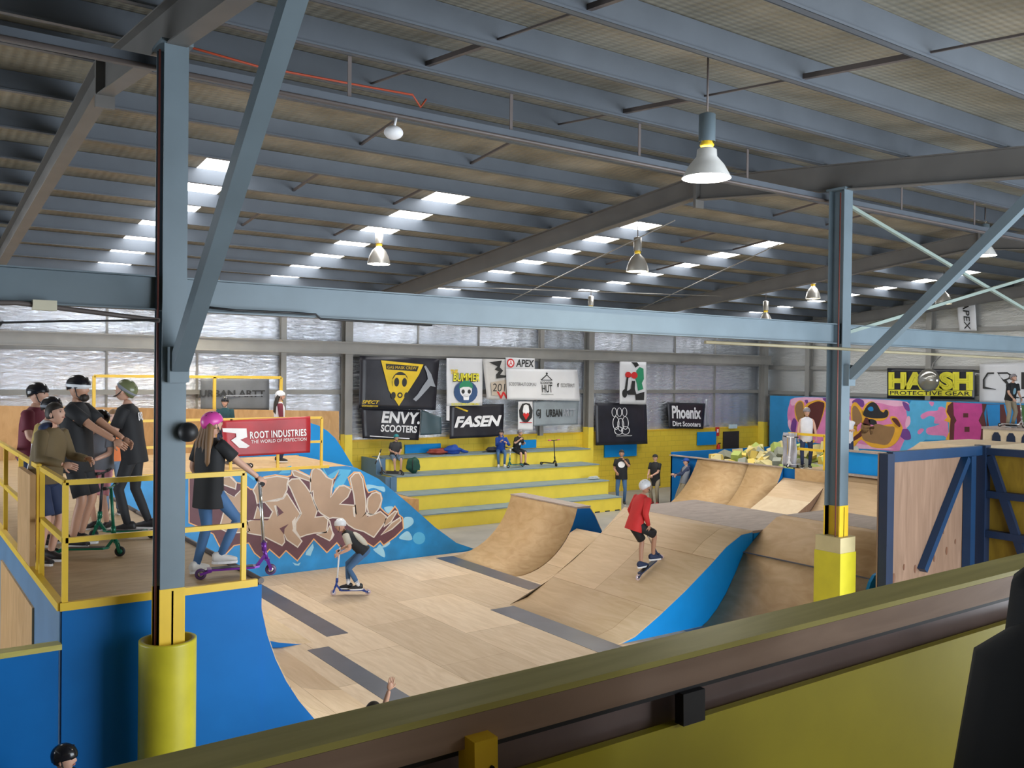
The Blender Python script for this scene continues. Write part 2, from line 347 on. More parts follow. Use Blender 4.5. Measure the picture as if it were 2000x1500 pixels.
# bridging struts between purlins
def bridge(x, ya, yb, th, lab):
    mb = MB(); mb.bar((x, ya, zb(ya)+.1), (x, yb, zb(yb)+.1), th, th, (0, 0, 1))
    solo(mb, 'bridging_strut', M_steeld, lab, 'strut', 'struts between the purlins')
cnt = 0
LR = {4.75: 'left of the big hanging lamp', 7.55: 'right of the big hanging lamp', 14.2: 'beyond the right post', 16.7: 'over the far funbox'}
for x in (4.75, 7.55):
    for k in range(0, 5):
        bridge(x, NEAR[k], NEAR[k+1], .05 if k % 2 else .02, 'dark strut between near slope purlins %s, %s from the ridge' % (LR[x], ORD[k]))
for x in (5.9, 7.85, 15.4, 17.2):
    for k in range(0, 6, 2):
        bridge(x, FAR[k], FAR[k+1], .035, 'dark strut between far slope purlins %s m along, %s from the ridge' % ({5.9: 'six', 7.85: 'eight', 15.4: 'fifteen', 17.2: 'seventeen'}[x], ORD[k]))

# ---- main posts with sleeves
def post(x, lab, round_sleeve):
    zt = 7.05; t = thing('steel_post', lab, 'post', (x, 8, 0))
    mb = MB(); ibeam(mb, (x, 8, 0), (x, 8, zt), .2, .26, (0, 1, 0), .014, .01)
    mb.box((x-.13, 7.84, zt), (x+.13, 8.16, zt+.03)); wpart(mb, 'shaft', M_steel, t)
    mb = MB()
    if True:
        a, b, y0, y1, z1 = x-.104, x+.104, 7.864, 8.136, 2.43
        mb.box((a, y0, 0), (b, y0+.02, z1+.02)); mb.box((a, y1-.02, 0), (b, y1, z1)); mb.box((x-.008, y0, 0), (x+.008, y1, z1))
    tag(wpart(mb, 'painted_foot', M_yel, t), 'yellow painted lower length')
    mb = MB()
    if round_sleeve:
        pr = []; n = 40
        for r, z in ((.235, .0), (.235, 1.97)): pr.append((r, z))
        pr += [(.235, 1.99), (.20, 1.99), (.20, 0)]
        mb.lathe(pr, n, Matrix.Translation((x, 8.0, 0))); wpart(mb, 'padding_sleeve', M_yelb, t)
    else:
        for dx in (-1, 1):
            for dy in (-1, 1): pass
        c = .21
        pts = [(x-c, 8-c-.02, 0), (x+c-.04, 8-c-.02, 0), (x+c, 8-c+.02, 0), (x+c, 8+c, 0), (x-c, 8+c, 0)]
        mb.prism(pts, (0, 0, 1.78)); wpart(mb, 'padding_sleeve', M_yelb, t)
        mb = MB(); c = .20
        pts = [(x-c, 8-c-.02, 1.78), (x+c-.04, 8-c-.02, 1.78), (x+c, 8-c+.02, 1.78), (x+c, 8+c, 1.78), (x-c, 8+c, 1.78)]
        mb.prism(pts, (0, 0, .22)); tag(wpart(mb, 'sleeve_collar', paint('beige_foam', (.50, .42, .22), .6), t), 'bare beige top of the sleeve')
    mb = MB(); mb.bar((x+.02, 7.80, 4.34), (x+.02, 4.95, 6.92), .13, .13, (1, 0, 0)); mb.box((x-.06, 7.78, 4.2), (x+.1, 7.87, 4.5)); wpart(mb, 'knee_brace', M_steel, t)
    mb = MB(); mb.tube([(x-.125, 7.92, 1.9), (x-.125, 7.92, 7.0)], .010, 8); wpart(mb, 'cable', paint('maroon_cable', (.17, .05, .04), .5), t)
    return t
t1 = post(2.07, 'grey steel post at left with round yellow padding sleeve', True)
t2 = post(11.54, 'grey steel post at right with square yellow padding sleeve', False)
mb = MB().ball((2.17, 7.80, 3.78), .085); o = wpart(mb, 'round_knob', M_black, t1)
# more posts of the same row, right of the picture
# front beam
t = thing('cross_beam', 'long blue grey steel beam running between the two posts', 'beam', (0, 8, 4.95))
mb = MB(); ibeam(mb, (X0, 8.0, 4.955), (XR, 8.0, 4.955), .14, .29, (0, 0, 1), .012, .01); wpart(mb, 'beam', M_steel, t)
for xa in (1.95, 11.42): wpart(MB().box((xa-.01, 7.93, 4.82), (xa+.24, 8.07, 5.09)), 'end_plate', M_steel, t)
# conduit under the beam, cables
mb = MB().tube([(8.6, 7.9, 4.745), (11.4, 7.86, 4.735), (12.3, 7.86, 4.72), (20, 7.86, 4.68)], .022, 8)
solo(mb, 'conduit', paint('cream_conduit', (.30, .265, .17), .6), 'pale yellow conduit pipe running under the cross beam at right', 'pipe')
mb = MB().tube([(-4, 7.9, 4.78), (0.2, 7.9, 4.775), (.9, 7.9, 4.81), (1.5, 7.9, 4.76), (1.95, 7.88, 4.72)], .02, 8)
solo(mb, 'cable_bundle', M_steeld, 'dark red cable bundle tied under the beam left of the post', 'cable')
mb = MB().tube([(-2, 7.85, 4.50), (.1, 7.85, 4.60), (1.2, 7.85, 4.68), (1.94, 7.86, 4.72)], .009, 6); mb.tube([(.5, 7.85, 4.62), (.62, 7.85, 4.55), (.75, 7.85, 4.60), (.8, 7.85, 4.66)], .008, 6)
solo(mb, 'loose_cable', M_black, 'thin black cables drooping below the beam at far left', 'cable')
mb = MB().box((1.0, 7.86, 4.76), (1.17, 7.93, 4.84)); solo(mb, 'junction_box', paint('cream_plastic', (.6, .56, .42), .5), 'cream junction box on the beam left of the post', 'box')
mb = MB().tube([(2.25, 7.9, 4.86), (2.6, 7.9, 4.84), (3.1, 7.9, 4.845), (3.35, 7.9, 4.84), (3.4, 7.9, 4.80), (4.6, 7.9, 4.79)], .01, 6)
solo(mb, 'beam_cable', M_black, 'black cable along the beam right of the left post', 'cable')
# round steel X bracing right of the right post
for a, b, lab in (((11.66, 8.03, 6.9), (20.9, 8.03, 4.75), 'falling to the right'), ((11.66, 8.0, 4.97), (20.9, 8.0, 7.0), 'rising to the right')):
    mb = MB().bar(a, b, .05, .05); solo(mb, 'wind_brace', paint('pale_green_steel', (.24, .30, .27), .5), 'pale green diagonal brace behind the right post, %s' % lab, 'brace')
# suspended tray
t = thing('cable_tray', 'long steel tray hung on rods below the near roof slope', 'tray', (0, 8.36, 7.0))
mb = MB().box((X0, 8.28, 6.97), (XR, 8.44, 6.985)); mb.box((X0, 8.28, 6.985), (XR, 8.29, 7.05)); mb.box((X0, 8.43, 6.985), (XR, 8.44, 7.05)); wpart(mb, 'tray', M_purlin, t)
mb = MB().tube([(X0, 8.26, 6.95), (XR, 8.26, 6.95)], .02, 8); wpart(mb, 'cable', M_steeld, t)
for x in (-.3, 3.88, 5.87, 7.85, 9.9, 13.7, 16, 18.3): wpart(MB().bar((x, 8.36, 7.0), (x, 8.36, 7.5), .04, .01), 'hanger', M_steeld, t)
mb = MB().tube([(2.3, 9.1, 7.50), (3.2, 9.1, 7.44), (4.4, 9.1, 7.47), (4.9, 8.9, 7.42), (5.0, 8.9, 7.3), (5.1, 8.95, 7.42)], .012, 6)
solo(mb, 'orange_cable', M_red, 'orange cable sagging between roof purlins right of the left post', 'cable')
# steel tie rods under the far slope
for a, b, k in (((12.5, 12.3, 7.3), (16.0, 24.0, 6.3), 'nearest the ridge'), ((16.5, 13, 7.3), (20.7, 22, 6.5), 'right of the post line'), ((11.8, 20, 6.55), (20.8, 18.5, 6.75), 'crossing the bay')):
    solo(MB().tube([a, b], .013, 6), 'tie_rod', M_girt, 'thin steel tie rod under the far roof slope, %s' % k, 'rod')
# insulation pins: small white dots on purlins
# ---- hanging lamps
def lamp(x, y, zb0, lab, r=.24, on=True, dome=False, hang=None, pw=200):
    hang = hang or zroof(y)
    t = thing('high_bay_lamp', lab, 'lamp', (x, y, zb0))
    T = Matrix.Translation((x, y, zb0))
    if dome: pr = [(r, 0), (r*.97, .06), (r*.85, .17), (r*.6, .29), (r*.3, .36), (.06, .38)]
    else: pr = [(r, 0), (r*.96, .02), (r*.72, .13), (r*.42, .22), (.10, .29), (.07, .31)]
    wpart(MB().lathe(pr, 28, T), 'shade', M_alu if dome else paint('lamp_white', (.7, .7, .68), .4), t)
    zt = pr[-1][1]
    wpart(MB().lathe([(.055, zt+.0), (.075, zt+.03), (.05, zt+.07)], 16, T), 'collar', M_yel, t)
    wpart(MB().lathe([(.085, zt+.06), (.085, zt+.34), (.03, zt+.36)], 16, T), 'ballast_housing', M_alu if dome else M_steel, t)
    wpart(MB().tube([(x, y, zb0+zt+.34), (x, y, hang)], .012, 6), 'hook_rod', M_steeld, t)
    wpart(MB().lathe([(0, .035), (r*.9, .035), (r*.9, .03), (0, .03)], 24, T), 'bulb_disc', M_lamp if on else M_lampd, t)
    if on:
        l = bpy.data.lights.new('lamp_light', 'SPOT'); l.energy = pw; l.spot_size = math.radians(150); l.spot_blend = .6; l.color = (1, .9, .7); l.shadow_soft_size = .2
        o = bpy.data.objects.new('lamp_light', l); COL.objects.link(o); o.parent = t; o.location = (0, 0, -.03)
lamp(6.95, 6.4, 6.34, 'lit round lamp hanging nearest, left of the right post', .25, pw=60)
lamp(8.75, 17.3, 6.62, 'lit dome lamp below the left skylight row', .24, dome=True)
lamp(13.24, 14.11, 6.53, 'dim dome lamp beside the middle skylight row', .24, on=False, dome=True)
lamp(18.85, 9.62, 6.9, 'brightly lit lamp seen between the diagonal braces at right', .23)
lamp(23.2, 17.0, 6.72, 'dim dome lamp just left of the right post', .22, on=False, dome=True)
lamp(26.6, 14.8, 6.62, 'dark dome lamp above the yellow lettered banner', .24, on=False, dome=True)
lamp(7.0, 22.8, 6.05, 'small distant lamp above the beam near the left post', .2, on=True, dome=True)
lamp(17.8, 21.0, 6.0, 'small distant lamp low in the middle of the roof', .2, on=True, dome=True)
lamp(23.0, 18.6, 6.0, 'small distant lamp low beside the right post', .2, on=True, dome=True)
# halogen fitting on tray and box
mb = MB().ball((4.35, 8.3, 6.78), (.1, .1, .07)).tube([(4.35, 8.3, 6.8), (4.4, 8.33, 6.97)], .012); solo(mb, 'sensor_dome', M_white, 'small white dome fitting hanging from the tray', 'fitting')
# ================================================================== RAMPS
def arc_profile(xa, xb, h, n=14):     # quarter pipe side profile: flat end at xa (z=0) up to xb (z=h)
    L = abs(xb-xa); R = (L*L+h*h)/(2*h); s = 1 if xb > xa else -1; out = []
    th = math.acos(max(-1, 1-h/R))
    for i in range(n+1):
        a = th*i/n; out.append((xa + s*R*math.sin(a), R*(1-math.cos(a))))
    return out
def ramp(t, prof, y0, y1, mats=('s', 'f'), back=True, bottom=0.0, surf='ramp_surface', side='side_panel', th=.02, sides=True):
    # prof: list (x,z); surface sheet + blue side panels closing down to the floor
    n = len(prof); mb = MB()
    vs = []
    for x, z in prof: vs += [(x, y0, z+.002), (x, y1, z+.002)]
    for x, z in prof: vs += [(x, y0, z-th), (x, y1, z-th)]
    fs = []
    for i in range(n-1):
        fs.append((2*i, 2*i+2, 2*i+3, 2*i+1)); b = 2*n
        fs.append((b+2*i, b+2*i+1, b+2*i+3, b+2*i+2))
        fs.append((2*i, b+2*i, b+2*i+2, 2*i+2)); fs.append((2*i+1, 2*i+3, b+2*i+3, b+2*i+1))
    fs.append((0, 1, 2*n+1, 2*n)); fs.append((2*n-2, 4*n-2, 4*n-1, 2*n-1))
    mb.add(vs, fs); mb.sm = [True if i % 4 == 0 and i < 4*(n-1) else False for i in range(len(mb.f))]
    wpart(mb, surf, mats[0], t)
    if sides:
        pts = [(x, z-th) for x, z in prof]
        pl = [(x, z) for x, z in pts if z > bottom+.001]
        poly = [(pts[0][0], bottom)] + pl + [(pts[-1][0], bottom)]
        for y, o in ((y0+.001, .02), (y1-.001, -.02)):
            wpart(MB().prism([(x, y, z) for x, z in poly], (0, o, 0)), side, mats[1], t)
DZ = 2.28
# plywood course floor
mb = MB().box((3.3, 6.0, .002), (12.0, 18.28, .02)); mb.box((12.0, 6.0, .002), (22.0, 18.28, .0195))
solo(mb, 'plywood_floor', M_floor, 'pale plywood sheet floor of the skate course', 'floor')
# left deck
t = thing('left_deck', 'blue sided plywood deck at left where the riders wait', 'deck', (2.2, 8.45, 0))
wpart(MB().box((1.31, 8.45, DZ-.03), (3.02, 18.3, DZ)), 'deck_surface', M_deck, t)
wpart(MB().box((1.31, 8.43, 0), (3.05, 8.45, DZ-.03)), 'front_panel', M_blue, t)
wpart(MB().box((1.29, 8.45, 0), (1.31, 18.3, DZ)), 'side_panel', M_bluegrey, t)
wpart(MB().box((1.27, 9.9, .8), (1.29, 12.6, 1.95)), 'side_panel', M_plyo, t)
wpart(MB().box((1.29, 8.40, DZ-.035), (3.0, 8.45, DZ+.035)).box((1.27, 8.42, DZ-.035), (1.33, 18.3, DZ+.035)), 'kick_board', M_yel, t)
# near quarter pipe
q = thing('quarter_pipe', 'near quarter pipe with blue side below the left deck', 'quarter pipe', (4, 11, 0))
ramp(q, arc_profile(5.45, 3.03, DZ), 8.45, 13.4, (M_ply2, M_blue))
wpart(MB().tube([(3.04, 8.42, DZ+.01), (3.04, 13.4, DZ+.01)], .03, 10), 'coping', M_steeld, q)
q = thing('quarter_pipe', 'far quarter pipe against the graffiti wall, starting further out', 'quarter pipe', (4, 16, 0))
ramp(q, arc_profile(5.99, 3.03, DZ), 13.4, 18.28, (M_ply2, M_blue))
wpart(MB().tube([(3.04, 13.4, DZ+.01), (3.04, 18.28, DZ+.01)], .03, 10), 'coping', M_steeld, q)
# slate transition strips on the floor
for (x0, x1, y0, y1, lab) in ((5.99, 6.37, 13.55, 18.25, 'at the foot of the far quarter pipe, by the graffiti wall'), (5.45, 5.8, 8.3, 13.05, 'at the foot of the near quarter pipe'),
                        (10.65, 11.1, 14.35, 18.0, 'at the foot of the small curved ramp'), (9.15, 9.67, 8.6, 13.5, 'at the foot of the big bank'), (11.15, 11.6, 6.8, 10.62, 'in the shade beside the big blue edged bank')):
    solo(MB().box((x0, y0, .02), (x1, y1, .024)), 'floor_strip', M_slate, 'dark slate grey strip set in the floor ' + lab, 'strip', 'dark floor strips')
# graffiti wall / back deck body
GY = 18.3
gp = [(3.05, 0), (3.05, 2.24), (8.5, 2.24), (8.75, 2.19), (9.31, 1.91), (10.11, 1.27), (10.8, .68), (11.4, .25), (11.97, .03), (11.97, 0)]
t = thing('graffiti_ramp', 'blue sided roll in ramp painted with large brown graffiti letters', 'ramp', (6, GY, 0))
wpart(MB().prism([(x, GY, z) for x, z in gp], (0, .03, 0)), 'painted_side', paint('graffiti_blue', (.012, .26, .62), .45, 0, .25, 1.6), t)
mb = MB(); prof = gp[1:9]; n = len(prof)
mb.add([(x, y, z+.002) for x, z in prof for y in (GY, 21.2)], [(2*i, 2*i+2, 2*i+3, 2*i+1) for i in range(n-1)]); mb.add([(x, y, z-.02) for x, z in prof for y in (GY+.03, 21.2)], [(2*i, 2*i+1, 2*i+3, 2*i+2) for i in range(n-1)])
wpart(mb, 'ramp_surface', M_ply, t)
wpart(MB().prism([(x, 21.2, z) for x, z in gp], (0, .02, 0)), 'back_panel', M_blue, t)
GR = t
# back deck behind it (ply) and the higher ramp
t = thing('back_deck', 'plywood back deck behind the graffiti ramp', 'deck', (5, 23, 0))
wpart(MB().box((-2, 21.25, 2.2), (8.6, 24.9, 2.24)), 'deck_surface', M_deck, t)
wpart(MB().box((-2, 21.23, 0), (8.6, 21.25, 2.2)), 'front_panel', M_blue, t)
wpart(MB().box((-6, 18.35, DZ-.05), (3.0, 21.2, DZ-.01)), 'side_deck', M_deck, t)
wpart(MB().prism([PY(x_, y_, 23.0) for x_, y_ in ((-160, 790), (662, 803), (662, 905), (-160, 960))], (0, .06, 0)), 'back_board', M_plyo, t)
bp = [PY(x_, y_, 21.3) for x_, y_ in ((606, 905), (606, 826), (622, 831), (640, 842), (655, 856), (668, 875), (680, 895), (692, 914), (700, 930))]
wpart(MB().prism([PY(450, 930, 21.3), PY(450, 889, 21.3), PY(606, 884, 21.3)] + bp[1:], (0, .04, 0)), 'curved_blue_side', M_bluel, t)
# railings --------------------------------------------------------
def rail(name, lab, posts, ztop, zmid, zbase, th=.045, endtop=True, cat='railing'):
    t = thing(name, lab, cat, posts[0][:2]+(zbase,))
    P = [Vector((p[0], p[1], 0)) for p in posts]
    for p in P: wpart(MB().bar(p+Vector((0, 0, zbase)), p+Vector((0, 0, ztop)), th, th, (0, 1, 0)), 'post', M_yel, t)
    for a, b in zip(P, P[1:]):
        wpart(MB().bar(a+Vector((0, 0, ztop)), b+Vector((0, 0, ztop)), th, th), 'top_rail', M_yel, t)
        for z in (zmid if isinstance(zmid, (list, tuple)) else [zmid]): wpart(MB().bar(a+Vector((0, 0, z)), b+Vector((0, 0, z)), th, th), 'mid_rail', M_yel, t)
    return t
rail('deck_railing', 'yellow metal railing around the near left deck', [(2.87, 8.44), (1.33, 8.44), (1.33, 9.75)], 3.335, 2.84, DZ)
rail('deck_railing', 'yellow side railing running back along the left edge of the deck', [(1.33, 9.95), (1.33, 11.3), (1.33, 12.7), (1.33, 14.2), (1.33, 16)], 3.335, 2.84, DZ)
t = thing('plywood_screen', 'plywood sheet leaning on the left deck railing beside the boy', 'board', (1.3, 10.2, 2.3))
wpart(MB().box((1.22, 9.7, DZ+.12), (1.27, 10.6, 3.28)), 'sheet', M_plyo, t)
rail('back_railing', 'yellow railing behind the red banner on the back deck', [(7.93, GY+.02), (6.95, GY+.02), (5.95, GY+.02), (4.5, GY+.02), (3.1, GY+.02)], 3.32, 2.8, 2.26, .05)
wpart(MB().box((3.05, GY-.02, 2.22), (8.1, GY+.02, 2.28)), 'kick_board', M_yel, bpy.data.objects['back_railing'])
a, b, c = PY(392, 736, 23.2), PY(419, 736, 23.2), PY(549, 738, 23.2)
rail('high_railing', 'tall yellow railing frame in front of the grey banner', [(a.x-2.5, 23.2), (b.x, 23.2), (c.x, 23.2)], a.z, a.z-.93, 2.24, .07)
# low blue wall at bottom left
t = thing('low_blue_wall', 'low blue board wall with a timber cap at bottom left', 'wall', (0, 8.45, 0))
wpart(MB().box((-3, 8.43, 0), (1.285, 8.47, 1.93)), 'panel', M_blue, t)
wpart(MB().box((-3, 8.36, 1.93), (1.30, 8.50, 1.975)), 'cap', M_timber, t)

# bleachers -------------------------------------------------------
t = thing('bleachers', 'four row yellow bleachers with grey treads under the banners', 'bleachers', (16, 23, 0))
BY = [21.4, 22.15, 23.05, 24.0, 24.9]; BX0 = [12.15, 12.15, 12.3, 12.45]; BX1 = [19.55, 19.65, 20.0, 20.4]
for i in range(4):
    z = .44*(i+1)
    wpart(MB().box((BX0[i], BY[i]+.03, 0), (BX1[i], 24.92, z-.03)), 'riser', M_yels, t)
    wpart(MB().box((BX0[i]-.0, BY[i], z-.03), (BX1[i]+.02, BY[i+1]+.04, z)), 'tread', M_tread, t)
wpart(MB().prism([(12.14, 23.0, 0), (12.14, 23.0, 1.3), (12.14, 23.95, 1.3), (12.14, 23.95, 1.76), (12.14, 24.95, 1.76), (12.14, 24.95, 0)], (-.04, 0, 0)), 'end_board', M_bluegrey, t)
wpart(MB().box((12.12, 24.02, 0), (12.44, 24.1, 1.755)).box((11.95, 23.07, 0), (12.32, 23.1, 1.315)), 'end_board', M_bluegrey, t)
for k in range(5): wpart(MB().box((17.6+k*.42, 21.425, .0), (17.8+k*.42, 21.44, .035)), 'foot', M_black, t)
mb = MB(); a = PY(757, 955, 21.9); b = PY(820, 969, 21.38)
solo(MB().prism([(11.2, 21.45, 0), (11.2, 21.45, .98), (12.14, 21.45, .87), (12.14, 21.45, 0)], (0, 1.3, 0)), 'plywood_block', M_plyo, 'rough orange plywood block between the graffiti ramp and the bleachers', 'block')
for (xa, xb, za, zb_, lab) in ((13.6, 14.9, 1.78, 2.06, 'beside the seated boy on the left'), (17.9, 18.75, 1.78, 2.06, 'beside the two seated boys'), (21.9, 23.5, 1.3, 1.95, 'under the round emblem banner')):
    solo(MB().box((xa, 24.94, za), (xb, 24.99, zb_)), 'blue_board', M_bluel, 'bright blue board on the yellow wall ' + lab, 'board')

# small curved ramp A ---------------------------------------------
t = thing('spine_ramp', 'small plywood spine ramp with blue end in the middle of the course', 'ramp', (12, 16, 0))
A = arc_profile(11.1, 12.78, 1.34, 12); A = [(x, z+.02) for x, z in A]
ramp(t, A + [(13.15, 1.34), (13.3, 1.15), (13.95, 0.02)], 15.45, 18.0, (M_ply, M_blue))
wpart(MB().box((12.76, 15.44, 1.345), (13.16, 18.01, 1.375)), 'ridge_cap', M_dgrey, t)
# lower hip beside it
t = thing('low_ramp', 'low curved plywood ramp between the spine and the big bank', 'ramp', (12, 14.9, 0))
A2 = [(x, z-.006) for x, z in A if z < .9]
ramp(t, A2 + [(12.75, .90), (13.9, .62), (14.5, .02)], 14.0, 15.43, (M_ply2, M_blue))
# big bank / funbox
t = thing('funbox', 'large plywood bank and flat top funbox with bright blue edge', 'ramp', (12, 12, 0))
pb = [(9.67, .02), (10.05, .10), (10.6, .37), (11.2, .70), (11.8, 1.07), (12.2, 1.34), (12.6, 1.52), (12.9, 1.54)]
ramp(t, pb, 10.65, 13.62, (M_ply2, M_bluel))
# hip surface that widens the bank towards the far side
mb = MB(); v = [(9.67, 13.62, .02), (11.1, 14.2, .03), (12.9, 14.05, 1.54), (12.9, 13.62, 1.54), (11.8, 13.62, 1.07), (10.6, 13.62, .37)]
mb.add(v, [(0, 5, 1), (5, 4, 1), (4, 3, 2), (4, 2, 1)]); mb.sm = [False]*4; wpart(mb, 'hip_surface', M_ply2, t)
wpart(MB().box((12.9, 10.65, 1.50), (15.05, 14.05, 1.545)), 'deck_surface', M_dgrey, t)
wpart(MB().box((12.95, 10.66, 0), (15.04, 14.04, 1.50)), 'body_panel', M_bluel, t)
wpart(MB().prism([(15.05, 10.65, 1.54), (15.05, 10.65, 0), (16.6, 10.65, 0)], (0, 3.4, 0)), 'far_bank', M_ply2, t)
t = thing('near_bank', 'plywood bank with a steel seam in front of the right post', 'ramp', (12.5, 9, 0))
pc = [(11.6, .02), (11.75, .09), (11.98, .27), (12.2, .5), (12.45, .85), (12.66, 1.19)]
pc2 = [(12.66, 1.19), (13.1, 1.50), (13.55, 1.74), (13.75, 1.76)]
ramp(t, pc, 7.5, 10.64, (M_ply, M_bluel)); ramp(t, pc2, 7.5, 10.64, (M_ply, M_bluel))
wpart(MB().box((13.75, 7.5, 1.70), (15.05, 10.64, 1.765)), 'deck_surface', M_dgrey, t)
wpart(MB().box((12.63, 7.5, 1.185), (12.69, 10.64, 1.2)), 'seam_strip', M_slate, t)
wpart(MB().prism([(15.05, 7.5, 1.76), (15.05, 7.5, 0), (13.8, 7.5, 0), (13.8, 7.5, 1.70)], (0, 3.1, 0)), 'body_panel', M_blue, t)
t = thing('blue_wedge', 'bright blue curved side panel next to the dark framed panel', 'panel', (11.9, 8, 0))
wpart(MB().prism([PY(x_, y_, 7.75) for x_, y_ in ((1697, 1152), (1701, 1138), (1709, 1124), (1722, 1116), (1740, 1112), (1740, 1200), (1690, 1200))], (0, .05, 0)), 'panel', M_bluel, t)
# far quarter pipes at x=21.75
def qprof(xl, h, L): return [(x, z+.0) for x, z in arc_profile(xl-L, xl, h)]
t = thing('far_quarter_pipe', 'long curved plywood quarter pipe in front of the foam pit', 'quarter pipe', (20, 18.5, 0))
ramp(t, qprof(21.75, 1.68, 2.5), 18.15, 20.22, (M_ply, M_blue)); ramp(t, qprof(21.72, 1.68, 2.55), 16.86, 18.12, (M_ply, M_blue))
wpart(MB().box((21.7, 16.86, 1.66), (21.8, 21.45, 1.70)), 'lip', M_dgrey, t)
t = thing('right_quarter_pipe', 'plywood quarter pipe at right with grey lip below a blue wall', 'quarter pipe', (20, 12, 0))
ramp(t, qprof(21.75, 1.68, 2.7), 7.0, 15.31, (M_ply2, M_blue))
wpart(MB().box((21.68, 7.0, 1.66), (21.85, 15.31, 1.715)), 'lip', M_dgrey, t)
t = thing('kicker_box', 'pale plywood kicker with reddish side left of the right post', 'ramp', (20, 16, 0))
kp = [(18.7, .02), (20.2, .55), (20.95, .9), (21.0, .93), (21.72, 1.38)]
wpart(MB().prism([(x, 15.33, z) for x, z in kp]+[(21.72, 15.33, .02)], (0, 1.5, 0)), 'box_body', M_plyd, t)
mb = MB()
for k, (a, b) in enumerate(zip(kp, kp[1:])): mb.add([(a[0], 15.33, a[1]+.006), (b[0], 15.33, b[1]+.006), (b[0], 16.83, b[1]+.006), (a[0], 16.83, a[1]+.006)], [(0, 1, 2, 3)], 0 if k < 2 else 1)
wpart(mb, 'ramp_surface', [M_plyl, M_ply2], t)
wpart(MB().box((21.70, 15.33, 1.38), (21.76, 16.42, 1.70)), 'upper_board', M_ply, t)
# platform behind, pit walls, blue upper wall
t = thing('foam_pit', 'blue walled foam pit box behind the far quarter pipe', 'foam pit', (25, 19, 0))
wpart(MB().box((21.78, 16.3, 0), (21.84, 21.46, 1.66)), 'front_wall', M_blue, t)
wpart(MB().box((21.78, 21.4, 0), (30.3, 21.46, 1.78)), 'far_wall', M_blue, t)
wpart(MB().box((21.9, 15.1, 1.0), (30.3, 21.4, 1.05)), 'base', M_conc, t)
t = thing('rider_platform', 'plywood platform with blue front where the man in white stands', 'platform', (24, 13, 0))
wpart(MB().box((21.85, 14.9, 1.62), (24.5, 16.5, 1.68)), 'deck_surface', M_deck, t)
wpart(MB().box((21.86, 7, 1.715), (21.92, 14.9, 2.30)), 'blue_wall', M_bluel, t)
wpart(MB().box((21.8, 7, 2.30), (21.98, 14.9, 2.35)), 'wall_cap', M_dgrey, t)
wpart(MB().box((21.92, 7, 2.2), (22.7, 14.9, 2.3)), 'upper_deck', M_deck, t)
wpart(MB().prism([PX(a_, b_, 22.75) for a_, b_ in ((1768, 884), (1797, 863), (1912, 872), (1912, 890))], (2.5, 0, 0)), 'wedge', M_plyl, t)
t = thing('top_platform', 'highest plywood platform at far right with stencilled fascia', 'platform', (28, 12, 0))
wpart(MB().box((27.02, 6, 2.3), (30.3, 13.75, 2.86)), 'box_body', M_plyl, t)
wpart(MB().box((26.98, 6, 2.86), (30.3, 13.78, 2.93)), 'deck_surface', M_dgrey, t)
for k in range(6):
    yc = 13.35-k*.42
    wpart(MB().prism([(27.0, yc+a*.13, 2.42+b*.36) for a, b in ((-1, .2), (-.9, .7), (-.4, 1), (.4, 1), (.9, .7), (1, .2), (.5, .1), (.3, -.05), (-.3, -.05), (-.5, .1))], (.015, 0, 0)), 'stencil', M_blued, t)
# mural
t = thing('mural_boards', 'long painted mural board with pink brown and blue graffiti', 'mural', (30.4, 18, 0))
M_mb = paint('mural_blue', (.02, .24, .52), .5, 0, .1, 2)
wpart(MB().box((30.4, 10, 1.3), (30.5, 24.3, 3.57)), 'board', M_mb, t)
MU = t
# near right framed wall, shade put into its timber and plywood colours
t = thing('framed_panel', 'plywood panel with shade-darkened blue timber frame at right', 'panel', (13, 7.4, 0))
x0, x1, zt_ = 11.73, 14.42, 3.24
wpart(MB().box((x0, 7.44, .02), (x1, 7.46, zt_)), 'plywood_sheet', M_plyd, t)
def tb(a, b, w=.09, h=.05, up=(0, 1, 0), nm='frame_timber', m=None): wpart(MB().bar(a, b, w, h, up), nm, m or M_blued, t)
M_bt = paint('shaded_blue_timber', (.005, .032, .09), .45, 0, .08, 3)  # blue taken near black in place of shade on the frame
wpart(MB().box((x0, 7.30, .02), (x0+.17, 7.43, zt_)), 'frame_timber', M_blued, t)
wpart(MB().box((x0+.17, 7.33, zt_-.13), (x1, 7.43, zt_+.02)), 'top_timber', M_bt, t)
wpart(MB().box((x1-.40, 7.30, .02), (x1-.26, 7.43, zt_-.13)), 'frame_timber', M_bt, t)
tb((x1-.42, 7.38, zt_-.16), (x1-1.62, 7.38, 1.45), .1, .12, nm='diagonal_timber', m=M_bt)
for (a, b, r) in ((.42, 1.05, .07), (.68, 1.18, .045), (.35, 1.32, .03), (.98, 1.12, .06), (1.5, 1.22, .05), (1.85, 1.3, .06), (2.1, 1.42, .04), (1.75, 1.6, .03)):
    mb = MB(); mb.lathe([(0, 0), (r*.5, 0), (r*.55, .002)], 14, Matrix.Translation((x0+a, 7.438, b+.35)) @ Matrix.Rotation(math.radians(90), 4, 'X') @ Matrix.Diagonal((1, 1.9, 1, 1)))
    wpart(mb, 'knot', paint('wood_knot', (.14, .06, .03), .6), t)
t = thing('framed_wall', 'shade-darkened yellow plywood wall with navy rails coming forward at far right', 'wall', (14.42, 5, 0))
M_yply = ply('shaded_yellow_plywood', (.24, .15, .012), (.16, .095, .008), grain=(6, 6, 2))  # yellow ply colour darkened to stand in for shade
wpart(MB().box((14.56, 3.5, .02), (14.6, 7.46, 3.2)), 'plywood_sheet', M_yply, t)
wpart(MB().box((14.40, 7.28, .02), (14.56, 7.46, 3.27)), 'post', M_blued, t)
